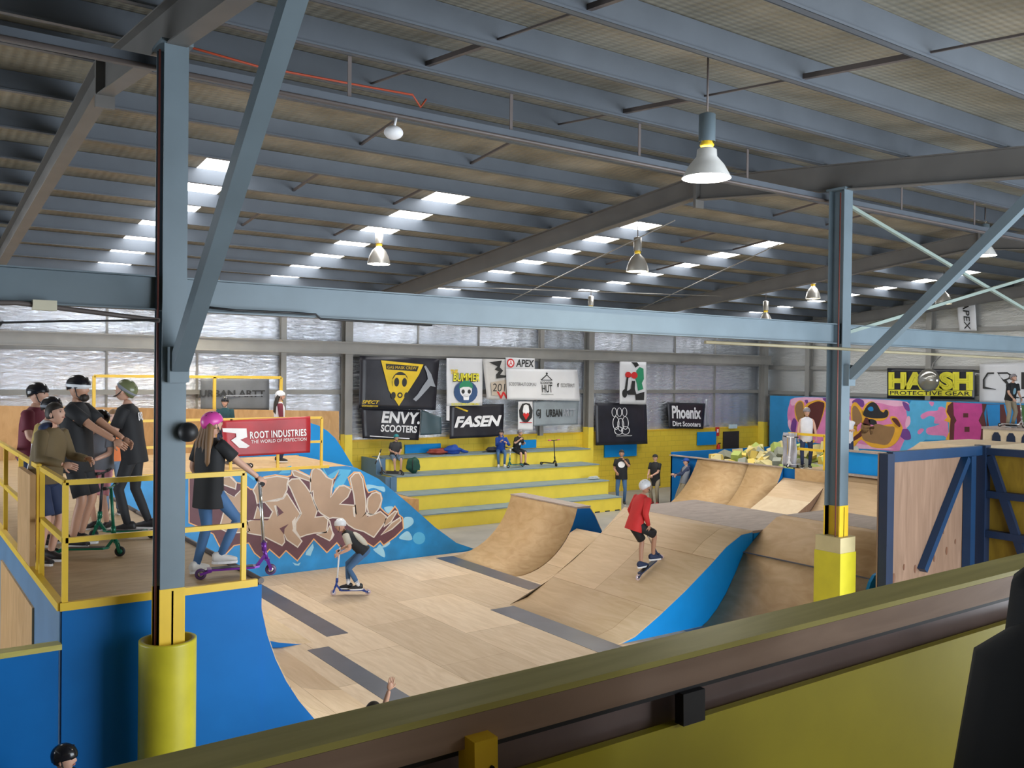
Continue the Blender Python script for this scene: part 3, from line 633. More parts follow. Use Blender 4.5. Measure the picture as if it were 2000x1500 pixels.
for z in (3.14, 2.46, 1.83, 1.2): wpart(MB().box((14.42, 3.5, z-.02), (14.56, 7.3, z+.09)), 'rail_timber', M_blued, t)
wpart(MB().bar((14.47, 7.25, 3.1), (14.47, 6.5, 1.0), .12, .08, (1, 0, 0)), 'brace_timber', M_blued, t)
# yellow rail on the far platform
rail('platform_railing', 'small yellow railing box beside the foam pit', [(21.95, 16.85), (21.95, 15.6)], 2.68, 2.25, 1.70, .07)
# ================================================================== GRAFFITI AND BANNERS
def dec(parent, px, plane, n, k, mat, name, t=.003):
    f = {'y': PY, 'x': PX}[plane[0]]
    return wpart(decal([f(a, b, plane[1]) for a, b in px], n, k, t), name, mat, parent)
def smooth(p, n=5):      # closed Catmull-Rom through the given points
    out = []; N = len(p)
    for i in range(N):
        a, b, c, d = (Vector((*p[(i+j-1) % N], 0)) for j in range(4))
        for k in range(n):
            t = k/n; q = .5*((2*b)+(c-a)*t+(2*a-5*b+4*c-d)*t*t+(3*b-a-3*c+d)*t**3); out.append((q.x, q.y))
    return out
def Z1(l): return [(400+x*.16, 900+y*.16) for x, y in l]      # zoom frame -> photo
def Z2(l): return [(640+x*.16, 900+y*.16) for x, y in l]
GPY = ('y', GY-.001); GN = (0, -1, 0)
G_or = paint('graffiti_orange', (.86, .46, .20), .5); G_pu = paint('graffiti_plum', (.13, .045, .06), .5, 0, .15)
G_tan = paint('graffiti_tan', (.47, .32, .22), .5, 0, .12, 1.2); G_wh = paint('graffiti_cream', (.74, .68, .62), .5, 0, .05); G_lb = paint('graffiti_pale_blue', (.10, .48, .80), .5)
G_pale = paint('graffiti_mist', (.35, .66, .85), .5)
# light blue splashes
for l in ([(510,100),(650,190),(600,240),(510,170)], [(980,80),(1060,60),(1040,150),(900,160)], [(1430,50),(1500,180),(1640,100),(1790,110),(1700,280),(1600,380),(1560,300),(1660,160),(1540,220),(1450,140)]):
    dec(GR, Z1(l), GPY, GN, 0, G_lb, 'pale_splash')
for l in ([(480,290),(620,310),(690,320),(690,380),(560,330),(470,360)], [(690,570),(800,560),(740,640)], [(930,700),(1020,690),(1050,740),(1020,790),(930,830)], [(870,940),(960,860),(1010,890),(1030,960),(960,970)], [(600,1060),(560,1090),(690,1180),(690,1100),(640,1020)], [(740,980),(760,1010),(700,1055),(660,1050)]):
    dec(GR, smooth(Z2(l), 4), GPY, GN, 0, G_pale, 'pale_splash')
for l in ([(1320,1010),(1330,1060),(1290,1160),(1230,1150),(1240,1110)], [(1070,1240),(1130,1260),(1170,1240),(1150,1280),(1100,1275)]):
    dec(GR, Z1(l), GPY, GN, 0, G_pale, 'pale_splash')
c = []
for k in range(20): a = k*math.pi/10; c.append((1115+75*math.cos(a), 945+75*math.sin(a)))
dec(GR, Z2(c), GPY, GN, 0, G_lb, 'pale_splash')
# outline silhouettes: orange halo then plum shadow
sil = Z1([(-200,170),(0,150),(160,190),(330,190),(390,260),(470,270),(560,340),(640,340),(650,230),(720,190),(860,165),(1010,185),(1050,170),(1060,110),(1110,95),(1280,180),(1300,110),(1340,70),(1400,85),(1470,160),(1530,225),(1580,210),(1640,110),(1560,330),(1550,420),(1600,330),(1690,290),(1780,320),(1750,230),(1740,200)]) + \
      Z2([(245,200),(320,130),(400,135),(440,190),(475,330),(500,380),(580,355),(650,390),(670,460),(650,570),(700,620),(740,650),(820,545),(860,600),(870,650),(920,690),(930,830),(830,930),(680,1040),(640,990),(560,1060),(480,1010),(440,960),(350,1000),(250,1020)]) + \
      Z1([(1740,1080),(1660,1070),(1610,1010),(1490,1130),(1330,965),(1130,1230),(990,1105),(910,1195),(790,1090),(690,1205),(600,1130),(530,1010),(360,1040),(260,1145),(190,1080),(100,900),(-60,820),(-200,760)])
dec(GR, sil, GPY, GN, 1, G_or, 'graffiti_halo')
def shrink(p, d):
    N = len(p); out = []
    ar = sum(p[i][0]*p[(i+1)%N][1]-p[(i+1)%N][0]*p[i][1] for i in range(N)); s = 1 if ar > 0 else -1
    for i in range(N):
        a, b, c = Vector(p[i-1]), Vector(p[i]), Vector(p[(i+1)%N]); e1 = (b-a).normalized(); e2 = (c-b).normalized()
        n1 = Vector((-e1.y, e1.x))*s; n2 = Vector((-e2.y, e2.x))*s; m = (n1+n2)
        if m.length < .3: m = n1
        m.normalize(); q = b+m*d*min(1.6, 1/max(.5, m.dot(n1))); out.append((q.x, q.y))
    return out
dec(GR, shrink(sil, 2.3), GPY, GN, 2, G_pu, 'graffiti_shadow')
# letter bodies (cream rim under tan fill)
LET = [
 Z1([(150,215),(300,190),(380,270),(370,340),(230,290)]),
 Z1([(190,340),(280,400),(360,440),(450,350),(470,560),(420,640),(310,690),(340,740),(500,720),(560,860),(300,880),(180,820),(250,560)]),
 Z1([(650,260),(720,215),(880,190),(1020,215),(1000,280),(1000,350),(950,450),(860,470),(720,500),(640,520),(620,420),(590,360)]),
 Z1([(640,560),(720,700),(790,700),(830,620),(730,500),(880,490),(960,460),(1000,400),(1160,650),(1110,720),(1070,850),(1150,940),(1180,980),(1130,1050),(1000,960),(960,880),(970,990),(940,1030),(860,990),(700,910),(530,880),(520,740),(600,720)]),
 Z1([(1010,270),(1060,225),(1150,220),(1220,300),(1290,400),(1330,520),(1370,600),(1340,690),(1450,680),(1500,720),(1480,870),(1330,880),(1240,900),(1160,930),(1110,850),(1110,760),(1180,640),(1110,480),(1050,340)]),
 Z1([(1065,125),(1100,120),(1280,200),(1290,250),(1090,180)]),
 Z1([(1290,240),(1310,120),(1350,85),(1420,120),(1480,200),(1560,235),(1540,350),(1530,450),(1640,310),(1700,305),(1780,350),(1740,440),(1640,530),(1830,545),(1840,640),(1900,700),(1960,640),(2000,700)]) +
   Z2([(480,680),(560,660),(640,620),(710,680),(700,740),(560,930),(440,860),(330,830),(250,780),(180,700),(60,690)]) + Z1([(1520,700),(1420,640),(1380,600),(1330,480),(1320,360),(1290,390)]),
 Z1([(1370,900),(1490,870),(1520,800),(1570,900),(1550,940),(1520,970)]),
 Z2([(275,215),(330,155),(380,150),(420,220),(460,480),(460,640),(400,715),(350,680),(320,420)]),
 Z2([(490,460),(540,400),(590,385),(640,410),(655,480),(620,580),(560,655),(500,640),(480,560)]),
 Z2([(690,800),(700,720),(820,615),(840,620),(770,740)]), Z2([(655,900),(780,760),(880,695),(890,730),(780,830)]),
]
for i, l in enumerate(LET):
    o = dec(GR, shrink(l, -1.6), GPY, GN, 3, G_wh, 'letter_rim')
    dec(GR, shrink(l, .8), GPY, GN, 4, G_tan, 'letter_fill')
for l in (Z1([(870,540),(960,630),(880,680)]), Z1([(560,710),(790,705),(760,725),(560,722)]), Z1([(910,825),(1020,770),(970,830),(965,900)]), Z1([(640,520),(715,520),(720,700),(690,690)]), Z1([(190,270),(370,400),(360,440),(270,390)]), Z1([(310,700),(440,620),(340,745)])):
    dec(GR, l, GPY, GN, 5, G_pu, 'letter_shade')
for l in (Z1([(330,150),(200,560),(330,590)]),): pass
for l in (Z2([(520,560),(590,430),(610,500),(570,590)]),): dec(GR, smooth(l, 3), GPY, GN, 5, G_tan, 'letter_fill')
for l in (Z1([(870,540),(840,545),(880,680),(900,660)]), Z1([(1060,740),(1110,680),(1090,780),(1110,850),(1150,930),(1080,870)]), Z1([(1500,690),(1530,740),(1570,910),(1530,960),(1550,880)]), Z1([(690,1030),(750,975),(760,990),(710,1050)]), Z1([(230,950),(300,1010),(310,1030),(250,1000)]), Z2([(300,560),(330,560),(335,690),(315,680)])):
    dec(GR, l, GPY, GN, 5, G_wh, 'letter_highlight')

# ------------------------------------------------------------------ right wall mural
MP = ('x', 30.398); MN = (-1, 0, 0)
C_pk = paint('mural_pink', (.72, .22, .46), .5, 0, .1); C_lp = paint('mural_pale_pink', (.83, .45, .62), .5); C_or = paint('mural_orange', (.80, .40, .03), .5); C_br = paint('mural_brown', (.30, .165, .07), .5); C_dk = paint('mural_maroon', (.10, .02, .02), .5)
C_vi = paint('mural_violet', (.17, .05, .26), .5); C_bk = paint('mural_black', (.02, .02, .025), .5); C_bl = paint('mural_sky_blue', (.09, .42, .70), .5); C_mg = paint('mural_magenta', (.55, .055, .27), .5, 0, .12); C_b2 = paint('mural_deep_blue', (.01, .22, .55), .5); C_gn = paint('mural_green', (.06, .16, .05), .5)
def A3(l): return [(1500+x*.13, 760+y*.13) for x, y in l]
def A4(l): return [(1740+x*.13, 690+y*.13) for x, y in l]
def mu(l, k, m, nm='painted_shape', sm=True): dec(MU, smooth(l, 3) if sm else l, MP, MN, k, m, nm)
mu(A3([(400,130),(900,130),(1500,150),(1990,180),(2150,250),(2250,500),(2180,750),(2150,950),(1900,930),(1500,900),(1200,870),(800,820),(500,760),(400,680),(330,560),(290,400),(320,230)]), 0, C_pk)
mu(A3([(1200,150),(1990,175),(2100,230),(1900,260),(1600,200),(1250,260)]), 1, C_lp); mu(A3([(400,130),(880,135),(860,200),(560,190),(360,250)]), 1, C_lp); mu(A3([(300,480),(340,470),(360,640),(310,570)]), 1, C_lp); mu(A3([(1250,800),(1420,830),(1900,900),(1500,900),(1200,870)]), 1, C_lp)
for l in ([(380,440),(430,480),(420,600),(400,690),(340,600)], [(1270,180),(1350,140),(1440,180),(1430,270),(1330,240),(1280,230)], [(820,140),(900,140),(880,200)], [(550,170),(600,165),(590,230)], [(1950,640),(2100,600),(2150,740),(2050,760)], [(2020,190),(2110,230),(2130,330),(2060,300)]): mu(A3(l), 2, C_vi)
for l, m in (([(430,200),(490,170),(545,220),(560,420),(600,520),(620,640),(500,700),(500,560),(420,440),(400,280)], C_or), ([(560,250),(700,170),(800,170),(870,250),(700,700),(560,720),(540,500)], C_or), ([(1250,270),(1330,200),(1460,400),(1420,560),(1290,640),(1260,520)], C_or), ([(1270,500),(1430,470),(1560,560),(2000,520),(1960,760),(1800,880),(1560,870),(1400,760),(1300,860),(1230,780)], C_or), ([(1830,430),(1930,420),(2010,560),(1960,620)], C_or), ([(1450,250),(1560,180),(1660,250),(1700,320),(1790,300),(1820,380),(1740,470),(1560,470),(1420,400)], C_or), ([(480,750),(700,760),(660,820),(560,800)], C_or)): mu(A3(l), 3, m)
for l, m in (([(440,210),(490,185),(530,230),(545,430),(590,560),(500,560),(440,440),(410,290)], C_br), ([(600,260),(720,190),(800,190),(850,260),(720,660),(620,600),(600,400)], C_dk), ([(1270,290),(1330,260),(1410,400),(1400,500),(1290,540)], C_br), ([(1400,540),(1480,520),(1560,560),(1640,520),(1800,560),(1900,570),(1890,680),(1800,830),(1640,820),(1500,790),(1420,730)], C_br), ([(1460,430),(1540,480),(1520,620),(1420,700),(1290,780),(1290,720),(1400,620)], C_dk), ([(1490,250),(1570,195),(1640,230),(1690,320),(1740,350),(1770,310),(1810,340),(1790,420),(1680,440),(1520,430),(1430,380)], C_bk), ([(1520,450),(1620,470),(1630,540),(1530,520)], C_bk), ([(1860,450),(1930,440),(1990,530),(1970,570)], C_dk), ([(1340,560),(1400,500),(1410,560),(1350,640)], C_pk), ([(1530,580),(1600,560),(1580,660),(1540,680)], C_pk)): mu(A3(l), 4, m)
mu(A3([(1500,300),(1530,265),(1575,270),(1585,320),(1540,330)]), 5, C_b2); mu(A3([(590,290),(630,290),(620,400),(590,420)]), 5, C_or)
mu(A4([(310,710),(900,730),(880,900),(870,1300),(520,1300),(180,1490),(120,1490),(230,1250),(250,1000),(230,850)]), 1, C_bl, sm=False)
mu(A4([(250,950),(290,960),(290,1060),(230,1120),(220,1040)]), 2, C_lp)
mu(A4([(560,870),(700,860),(720,810),(790,810),(840,900),(870,1300),(800,1240),(560,1220),(540,1130),(640,1100),(740,1060),(650,1050),(660,970),(580,940),(480,990),(450,930)]), 2, C_pk); mu(A4([(400,1180),(450,1130),(500,1150),(430,1220)]), 2, C_pk); mu(A4([(570,730),(650,735),(620,800)]), 2, C_pk)
mu(A4([(840,730),(960,735),(960,1310),(820,1300),(880,1180),(880,1040),(800,1010),(850,960),(820,870)]), 3, C_or, sm=False)
mu(A4([(860,790),(920,735),(1440,760),(1400,900),(1440,1130),(1360,1340),(880,1310),(890,1100),(900,980),(840,880)]), 4, C_dk, sm=False)
mu(A4([(940,740),(1370,755),(1380,880),(1320,1010),(1370,1100),(1340,1330),(950,1310),(960,1060),(990,1010),(950,930)]), 5, C_mg, sm=False)
for l in ([(1090,900),(1165,900),(1165,965),(1090,965)], [(1110,1105),(1185,1105),(1185,1180),(1110,1180)]): mu(A4(l), 6, C_dk, 'letter_hole', False)
mu(A4([(1440,760),(2600,800),(2600,1350),(1440,1200)]), 3, C_dk, sm=False); mu(A4([(1440,770),(1640,770),(1640,1000),(1650,1120),(1480,1120),(1450,900)]), 4, C_b2, sm=False); mu(A4([(1700,775),(1880,780),(1900,1140),(1780,1140)]), 4, C_b2, sm=False); mu(A4([(1960,780),(2100,790),(2100,1180),(1980,1150)]), 4, C_gn, sm=False)

# ------------------------------------------------------------------ banners
BW = YW-.56
def banner(name, lab, corners, mat, Y=BW, plane='y', wave=.02, cat='banner', grp=None, n=12):
    """corners: photo corners tl,tr,br,bl on a real vertical plane"""
    f = PY if plane == 'y' else PX
    tl, tr, br, bl = [f(a, b, Y) for a, b in corners]
    t = thing(name, lab, cat, tuple(bl), 0, grp); out = Vector((0, -1, 0)) if plane == 'y' else Vector((-1, 0, 0))
    mb = MB(); vs = []
    ph = random.random()*6
    for back in (0, 1):
        for j in range(n+1):
            for i in range(n+1):
                u, v = i/n, j/n; p = (bl*(1-u)+br*u)*(1-v)+(tl*(1-u)+tr*u)*v
                d = wave*(math.sin(u*9+ph+v*2)*.6+math.sin(v*6+ph*2+u*4)*.4)*(1-.0*v)
                vs.append(p + out*(d - back*.006))
    N = (n+1)*(n+1); fs = []
    for j in range(n):
        for i in range(n):
            a = j*(n+1)+i; fs.append((a, a+1, a+n+2, a+n+1)); fs.append((N+a, N+a+n+1, N+a+n+2, N+a+1))
    for i in range(n):
        fs.append((i, N+i, N+i+1, i+1)); a = n*(n+1)+i; fs.append((a, a+1, N+a+1, N+a))
        a = i*(n+1); b2 = a+n+1; fs.append((a, b2, N+b2, N+a)); a += n; b2 += n; fs.append((a, N+a, N+b2, b2))
    mb.add(vs, fs, 0, True); wpart(mb, 'cloth', mat, t)
    def mp(u, v, k=1): p = (bl*(1-u)+br*u)*(1-v)+(tl*(1-u)+tr*u)*v; return p + out*(wave+.004+.003*k)
    return t, mp
def btext(t, mp, body, u0, v0, u1, v1, mat, bold=.02, shear=0, k=1, name='lettering', spacing=1.0):
    O = mp(u0, v0, k); X = mp(u1, v0, k)-O; Y = mp(u0, v1, k)-O
    w, h = X.length, Y.length; mb = text_mb(body, O, X.normalized(), Y.normalized(), w, h, bold, shear, .002, spacing)
    return wpart(mb, name, mat, t)
def bpoly(t, mp, l, mat, k=1, name='emblem'):
    pts = [mp(u, v, k) for u, v in l]; n = (pts[1]-pts[0]).cross(pts[2]-pts[1]); out = Vector((0, -1, 0)) if abs((pts[0]-mp(0, 0)).y) < .3 and abs(pts[0].x) < 30 else Vector((-1, 0, 0))
    return wpart(decal(pts, out, 0, .002), name, mat, t)
def ell(cx, cy, rx, ry, n=20, a0=0, a1=2*math.pi): return [(cx+rx*math.cos(a0+(a1-a0)*i/n), cy+ry*math.sin(a0+(a1-a0)*i/n)) for i in range(n)]
def ringpts(cx, cy, rx, ry, w): return None
B_bk = paint('banner_black', (.018, .018, .026), .35, 0, .3, 2); B_wh = paint('banner_white', (.72, .72, .74), .5, 0, .04, 1.5); B_gy = paint('banner_grey', (.26, .30, .33), .45, 0, .1); B_rd = paint('banner_red', (.40, .02, .03), .4, 0, .3, 1.2)
K_bk = paint('ink_black', (.02, .02, .02), .5); K_wh = paint('ink_white', (.85, .85, .87), .5); K_ye = paint('ink_yellow', (.80, .55, .02), .5); K_ly = paint('ink_lemon', (.82, .74, .05), .5); K_rd = paint('ink_red', (.6, .02, .02), .5); K_gn = paint('ink_green', (.02, .25, .12), .5); K_bl = paint('ink_blue', (.03, .08, .20), .5); K_gy = paint('ink_grey', (.32, .34, .38), .5)
t, mp = banner('banner', 'large black banner with yellow triangle and gas mask emblem', [(703, 695), (858, 701), (851, 801), (701, 797)], B_bk)
bpoly(t, mp, [(.25, .93), (.79, .88), (.74, .68), (.50, .06), (.36, .36)], K_ye)
bpoly(t, mp, [(.31, .87), (.73, .84), (.71, .74), (.32, .76)], K_bk, 2)
btext(t, mp, 'GAS MASK CREW', .33, .775, .70, .83, K_ye, .0, 0, 3)
bpoly(t, mp, ell(.50, .52, .105, .20), K_bk, 2); bpoly(t, mp, [(.40, .56), (.44, .66), (.56, .66), (.61, .56), (.59, .36), (.54, .28), (.46, .28), (.41, .38)], K_ye, 3)
for cx in (.455, .555): bpoly(t, mp, ell(cx, .52, .032, .085), K_bk, 4)
bpoly(t, mp, ell(.505, .27, .035, .055), K_bk, 4); bpoly(t, mp, ell(.505, .27, .018, .03), K_ye, 5); bpoly(t, mp, ell(.42, .26, .03, .07), K_bk, 4); bpoly(t, mp, ell(.59, .26, .03, .07), K_bk, 4)
bpoly(t, mp, [(.68, .20), (.74, .30), (.80, .46), (.86, .60), (.84, .72), (.80, .84), (.82, .86), (.90, .70), (.94, .55), (.97, .45), (.90, .47), (.84, .36), (.76, .22), (.72, .16)], K_gy, 2, 'rider_figure')
btext(t, mp, 'SPECT', .03, .09, .25, .155, K_ye, .02, .3); btext(t, mp, 'GASMASKCREW.COM', .03, .03, .23, .065, K_ye)
t, mp = banner('banner', 'black banner with white block lettering above the seated boy at left', [(705, 797), (822, 801), (818, 860), (708, 856)], B_bk, Y=24.62)
btext(t, mp, 'ENVY.', .32, .53, .99, .93, K_wh, .035, .18); btext(t, mp, 'SCOOTERS', .31, .24, .95, .48, K_wh, .03, .1)
bpoly(t, mp, [(.12, .07), (.82, .03), (.82, .06), (.12, .10)], K_wh, 1)
t, mp = banner('banner', 'small dark teal banner tucked between two black banners', [(823, 800), (862, 815), (862, 848), (821, 850)], paint('banner_teal', (.05, .09, .11), .4), Y=BW+.08)
t, mp = banner('banner', 'white banner with yellow brush lettering and skull in a blue ring', [(872, 699), (943, 701), (942, 792), (872, 793)], B_wh)
btext(t, mp, 'THE', .10, .66, .30, .76, K_ye, .05, .0, 1); btext(t, mp, 'BUMMER', .16, .50, .92, .69, K_bk, .09, .1, 1); btext(t, mp, 'BUMMER', .17, .515, .91, .685, K_ly, .03, .1, 2)
bpoly(t, mp, ell(.52, .29, .33, .24), K_bl, 1); bpoly(t, mp, ell(.52, .33, .17, .15), K_wh, 2); bpoly(t, mp, [(.33, .36), (.35, .46), (.45, .53), (.60, .53), (.70, .46), (.71, .36), (.60, .40), (.45, .40)], K_gn, 3); bpoly(t, mp, [(.46, .12), (.60, .12), (.62, .24), (.44, .24)], K_wh, 2)
for cx in (.44, .61): bpoly(t, mp, ell(cx, .30, .045, .045), K_bk, 4)
btext(t, mp, 'SCOOTERS.COM.AU', .12, .01, .90, .06, K_ly, .03)
wpart(MB().prism([PY(a, b, BW-.03) for a, b in ((872, 793), (878, 793), (878, 822), (872, 821))], (0, .004, 0)), 'tail_strip', B_wh, t)
t, mp = banner('banner', 'white banner with a crouching rider drawing and red word, half covered', [(943, 701), (1044, 703), (1044, 782), (951, 780)], paint('banner_cream', (.60, .58, .56), .5), Y=BW+.05)
bpoly(t, mp, [(.10, .92), (.35, .97), (.30, .80), (.36, .72), (.30, .62), (.42, .60), (.40, .55), (.22, .52), (.22, .62), (.28, .70), (.20, .74), (.26, .82)], K_bk, 1, 'rider_figure')
bpoly(t, mp, [(.10, .10), (.10, .42), (.50, .52), (.50, .10)], paint('ink_beige', (.50, .42, .34), .5), 1); btext(t, mp, 'D C', .46, .60, .78, .75, K_bk, .0); btext(t, mp, '2013', .12, .20, .50, .40, K_bk, .0, .2, 2); btext(t, mp, 'Wal', .20, .02, .62, .20, K_rd, .03, 0, 2)
t, mp = banner('banner', 'narrow white banner with red ring and black capital letters', [(988, 698), (1044, 700), (1044, 721), (988, 720)], B_wh, Y=BW-.01)
btext(t, mp, 'APEX', .33, .18, .97, .85, K_bk, .02, .15); bpoly(t, mp, ell(.15, .5, .13, .40), K_rd, 1); bpoly(t, mp, ell(.15, .5, .09, .28), K_wh, 2); btext(t, mp, 'A', .09, .28, .21, .74, K_rd, .0, 0, 3)
t, mp = banner('banner', 'wide white banner with hut logo and web address', [(988, 720), (1128, 722), (1133, 783), (990, 780)], B_wh, Y=BW-.03)
btext(t, mp, 'HUT', .47, .25, .61, .50, K_bk, .01); btext(t, mp, 'SCOOTERHUT.COM.AU', .03, .45, .39, .56, K_bk, .0); btext(t, mp, '/SCOOTERHUT', .73, .43, .93, .55, K_bk, .0); btext(t, mp, 'f', .68, .43, .71, .56, K_bk, .05); btext(t, mp, 'SCOOTER', .45, .52, .62, .60, K_bk)
for l in ([(.46, .66), (.545, .84), (.62, .66), (.605, .66), (.545, .80), (.478, .66)], [(.46, .64), (.62, .64), (.62, .66), (.46, .66)]): bpoly(t, mp, l, K_bk, 1, 'hut_logo')
bpoly(t, mp, ell(.547, .86, .014, .035, 12), K_bk, 1, 'hut_logo'); btext(t, mp, 'THE SCOOTER SPECIALISTS', .45, .17, .62, .20, K_bk)
t, mp = banner('banner', 'black banner with angular white letters beside two seated boys', [(880, 791), (984, 789), (983, 852), (878, 857)], B_bk, Y=24.62)
btext(t, mp, 'FASEN', .07, .32, .95, .66, K_wh, .045, .25); bpoly(t, mp, [(.06, .94), (.30, .78), (.32, .82), (.12, .95)], K_ye, 1)
t, mp = banner('banner', 'small white banner with black and red winged emblem', [(1012, 784), (1041, 784), (1041, 841), (1011, 840)], B_wh, Y=BW+.02)
bpoly(t, mp, [(.5, .95), (.75, .92), (.95, .70), (.90, .45), (.65, .30), (.5, .25), (.35, .30), (.10, .45), (.05, .70), (.25, .92)], K_bk, 1); bpoly(t, mp, [(.5, .90), (.66, .86), (.72, .66), (.60, .50), (.40, .50), (.28, .66), (.34, .86)], K_wh, 2); bpoly(t, mp, [(.5, .36), (.72, .55), (.60, .62), (.5, .56), (.40, .62), (.28, .55)], K_rd, 3); bpoly(t, mp, [(.1, .26), (.9, .26), (.9, .29), (.1, .29)], K_rd, 1)
t, mp = banner('banner', 'grey banner with black and pale capitals under the hut banner', [(1042, 784), (1130, 781), (1129, 829), (1042, 832)], B_gy, Y=BW+.06)
btext(t, mp, 'GJ', .05, .30, .15, .68, K_bk, .03); btext(t, mp, 'URBAN', .27, .34, .62, .66, K_bk, .03); btext(t, mp, 'ARTT', .63, .35, .92, .66, K_gy, .02)
t, mp = banner('banner', 'black square banner with white interlocking ring emblem', [(1162, 787), (1263, 787), (1265, 867), (1163, 870)], B_bk, Y=24.62)
def ring(cx, cy, rx, ry, w, k=1):
    N = 18; O = [mp(*p, k) for p in ell(cx, cy, rx, ry, N)]; I = [mp(*p, k) for p in ell(cx, cy, rx-w, ry-w, N)]
    mb = MB(); mb.add(O+I, [(i, (i+1) % N, N+(i+1) % N, N+i) for i in range(N)]); o = wpart(mb, 'ring_emblem', K_wh, t); return o
for cx, cy in ((.35, .78), (.45, .78), (.55, .78)): ring(cx, cy, .05, .11, .012)
for cx, cy in ((.38, .52), (.47, .48), (.56, .52)): ring(cx, cy, .065, .16, .013)
for cx in (.43, .56): ring(cx, .34, .085, .10, .013)
btext(t, mp, 'WWW.LUCKYSCOOTERS.COM', .38, .20, .68, .225, K_wh)
t, mp = banner('banner', 'tall white poster of a rider in green and red on a black scooter', [(1210, 706), (1263, 707), (1263, 790), (1210, 789)], B_wh, Y=BW-.03)
bpoly(t, mp, [(.60, .80), (.72, .88), (.86, .84), (.88, .60), (.80, .50), (.86, .36), (.66, .32), (.62, .48), (.56, .60)], K_gn, 1, 'rider_figure'); bpoly(t, mp, ell(.30, .69, .11, .07), K_rd, 1); bpoly(t, mp, ell(.52, .68, .12, .08), K_rd, 2); bpoly(t, mp, [(.50, .93), (.40, .99), (.62, .99), (.70, .92), (.56, .86)], K_bk, 1, 'rider_figure')
bpoly(t, mp, [(.25, .64), (.31, .64), (.25, .30), (.40, .36), (.44, .55), (.55, .55), (.54, .36), (.60, .24), (.90, .30), (.88, .10), (.58, .10), (.56, .22), (.30, .22), (.18, .36)], K_bk, 1, 'scooter_figure'); bpoly(t, mp, ell(.17, .25, .09, .10), K_bk, 1, 'scooter_figure')
t, mp = banner('banner', 'small black banner with white gothic lettering left of the dark door', [(1304, 786), (1377, 788), (1374, 838), (1306, 836)], B_bk, Y=24.9)
btext(t, mp, 'Phoenix', .09, .38, .90, .88, K_wh, .035, 0); btext(t, mp, 'Dirt Scooters', .10, .08, .90, .28, K_wh, .03)
t, mp = banner('banner', 'narrow curled silver strip hanging beside the gothic lettered banner', [(1376, 780), (1382, 780), (1385, 833), (1377, 834)], paint('banner_silver', (.45, .47, .52), .3, .5), Y=24.9)
t, mp = banner('banner', 'long grey banner with faded dark letters behind the left railing', [(392, 740), (526, 740), (526, 801), (392, 801)], paint('banner_slate', (.15, .16, .175), .45, 0, .2, 1.5), Y=24.3)
btext(t, mp, 'URBAN ARTT', -.02, .42, .93, .65, K_bk, .03); bpoly(t, mp, [(.35, .44), (.90, .47), (.90, .50), (.35, .48)], K_gy, 2)
XW = 30.95
t, mp = banner('banner', 'black banner with large yellow outlined letters on the right wall', [(1733, 719), (1903, 722), (1903, 780), (1733, 778)], B_bk, Y=XW, plane='x')
btext(t, mp, 'HARSH', .02, .30, .99, .87, K_ly, .07, 0, 1); btext(t, mp, 'HARSH', .045, .36, .965, .80, paint('ink_olive', (.35, .31, .02), .5), .0, 0, 2); btext(t, mp, 'HARSH', .045, .36, .965, .80, K_ly, -.008, 0, 3)
bpoly(t, mp, [(.02, .10), (.98, .10), (.98, .29), (.02, .29)], K_ly, 1, 'lettering_band'); btext(t, mp, 'PROTECTIVE GEAR', .04, .12, .96, .25, K_bk, .01, 0, 3)
t, mp = banner('banner', 'white banner with thin angular black letters at far right', [(1913, 711), (2110, 706), (2110, 794), (1913, 787)], B_wh, Y=XW, plane='x')
for l in ([(.04, .37), (.04, .60), (.09, .78), (.16, .78), (.16, .74), (.10, .74), (.06, .60), (.06, .42), (.18, .36), (.18, .35)], [(.19, .78), (.30, .78), (.34, .72), (.34, .64), (.29, .58), (.36, .36), (.34, .36), (.25, .58), (.21, .74), (.30, .74), (.32, .70), (.31, .64), (.26, .60), (.23, .66)]):
    bpoly(t, mp, l, K_bk, 1, 'lettering')
btext(t, mp, 'ISP', .44, .36, .94, .78, K_bk, .0)
t, mp = banner('banner', 'tall narrow white banner with vertical black lettering high on the right wall', [(1867, 574), (1903, 572), (1908, 646), (1873, 646)], B_wh, Y=XW, plane='x')
O = mp(.62, .78, 2); X = mp(.62, .02, 2)-O; Yv = mp(.95, .78, 2)-O; O2 = mp(.35, .78, 2); Yv = mp(.68, .78, 2)-O2
wpart(text_mb('APEX', O2, X.normalized(), Yv.normalized(), X.length, Yv.length, .01, .1, .002), 'lettering', K_bk, t); bpoly(t, mp, ell(.5, .88, .2, .06), K_rd, 1)
# root industries banner on the back railing
t, mp = banner('banner', 'red banner with white angular logo hanging on the back railing', [(432, 822), (606, 813), (606, 884), (440, 893)], B_rd, Y=GY-.05, n=16)
btext(t, mp, 'ROOT INDUSTRIES', .29, .47, .95, .67, K_wh, .025, .05, 1, spacing=1.1); btext(t, mp, 'THE WORLD OF PERFECTION', .30, .34, .95, .43, K_wh, .0, .1)
bpoly(t, mp, [(.0, .70), (.0, .80), (.26, .76), (.26, .52), (.18, .46), (.28, .28), (.24, .22), (.16, .24), (.08, .46), (.14, .54), (.14, .64)], K_wh, 1, 'logo')
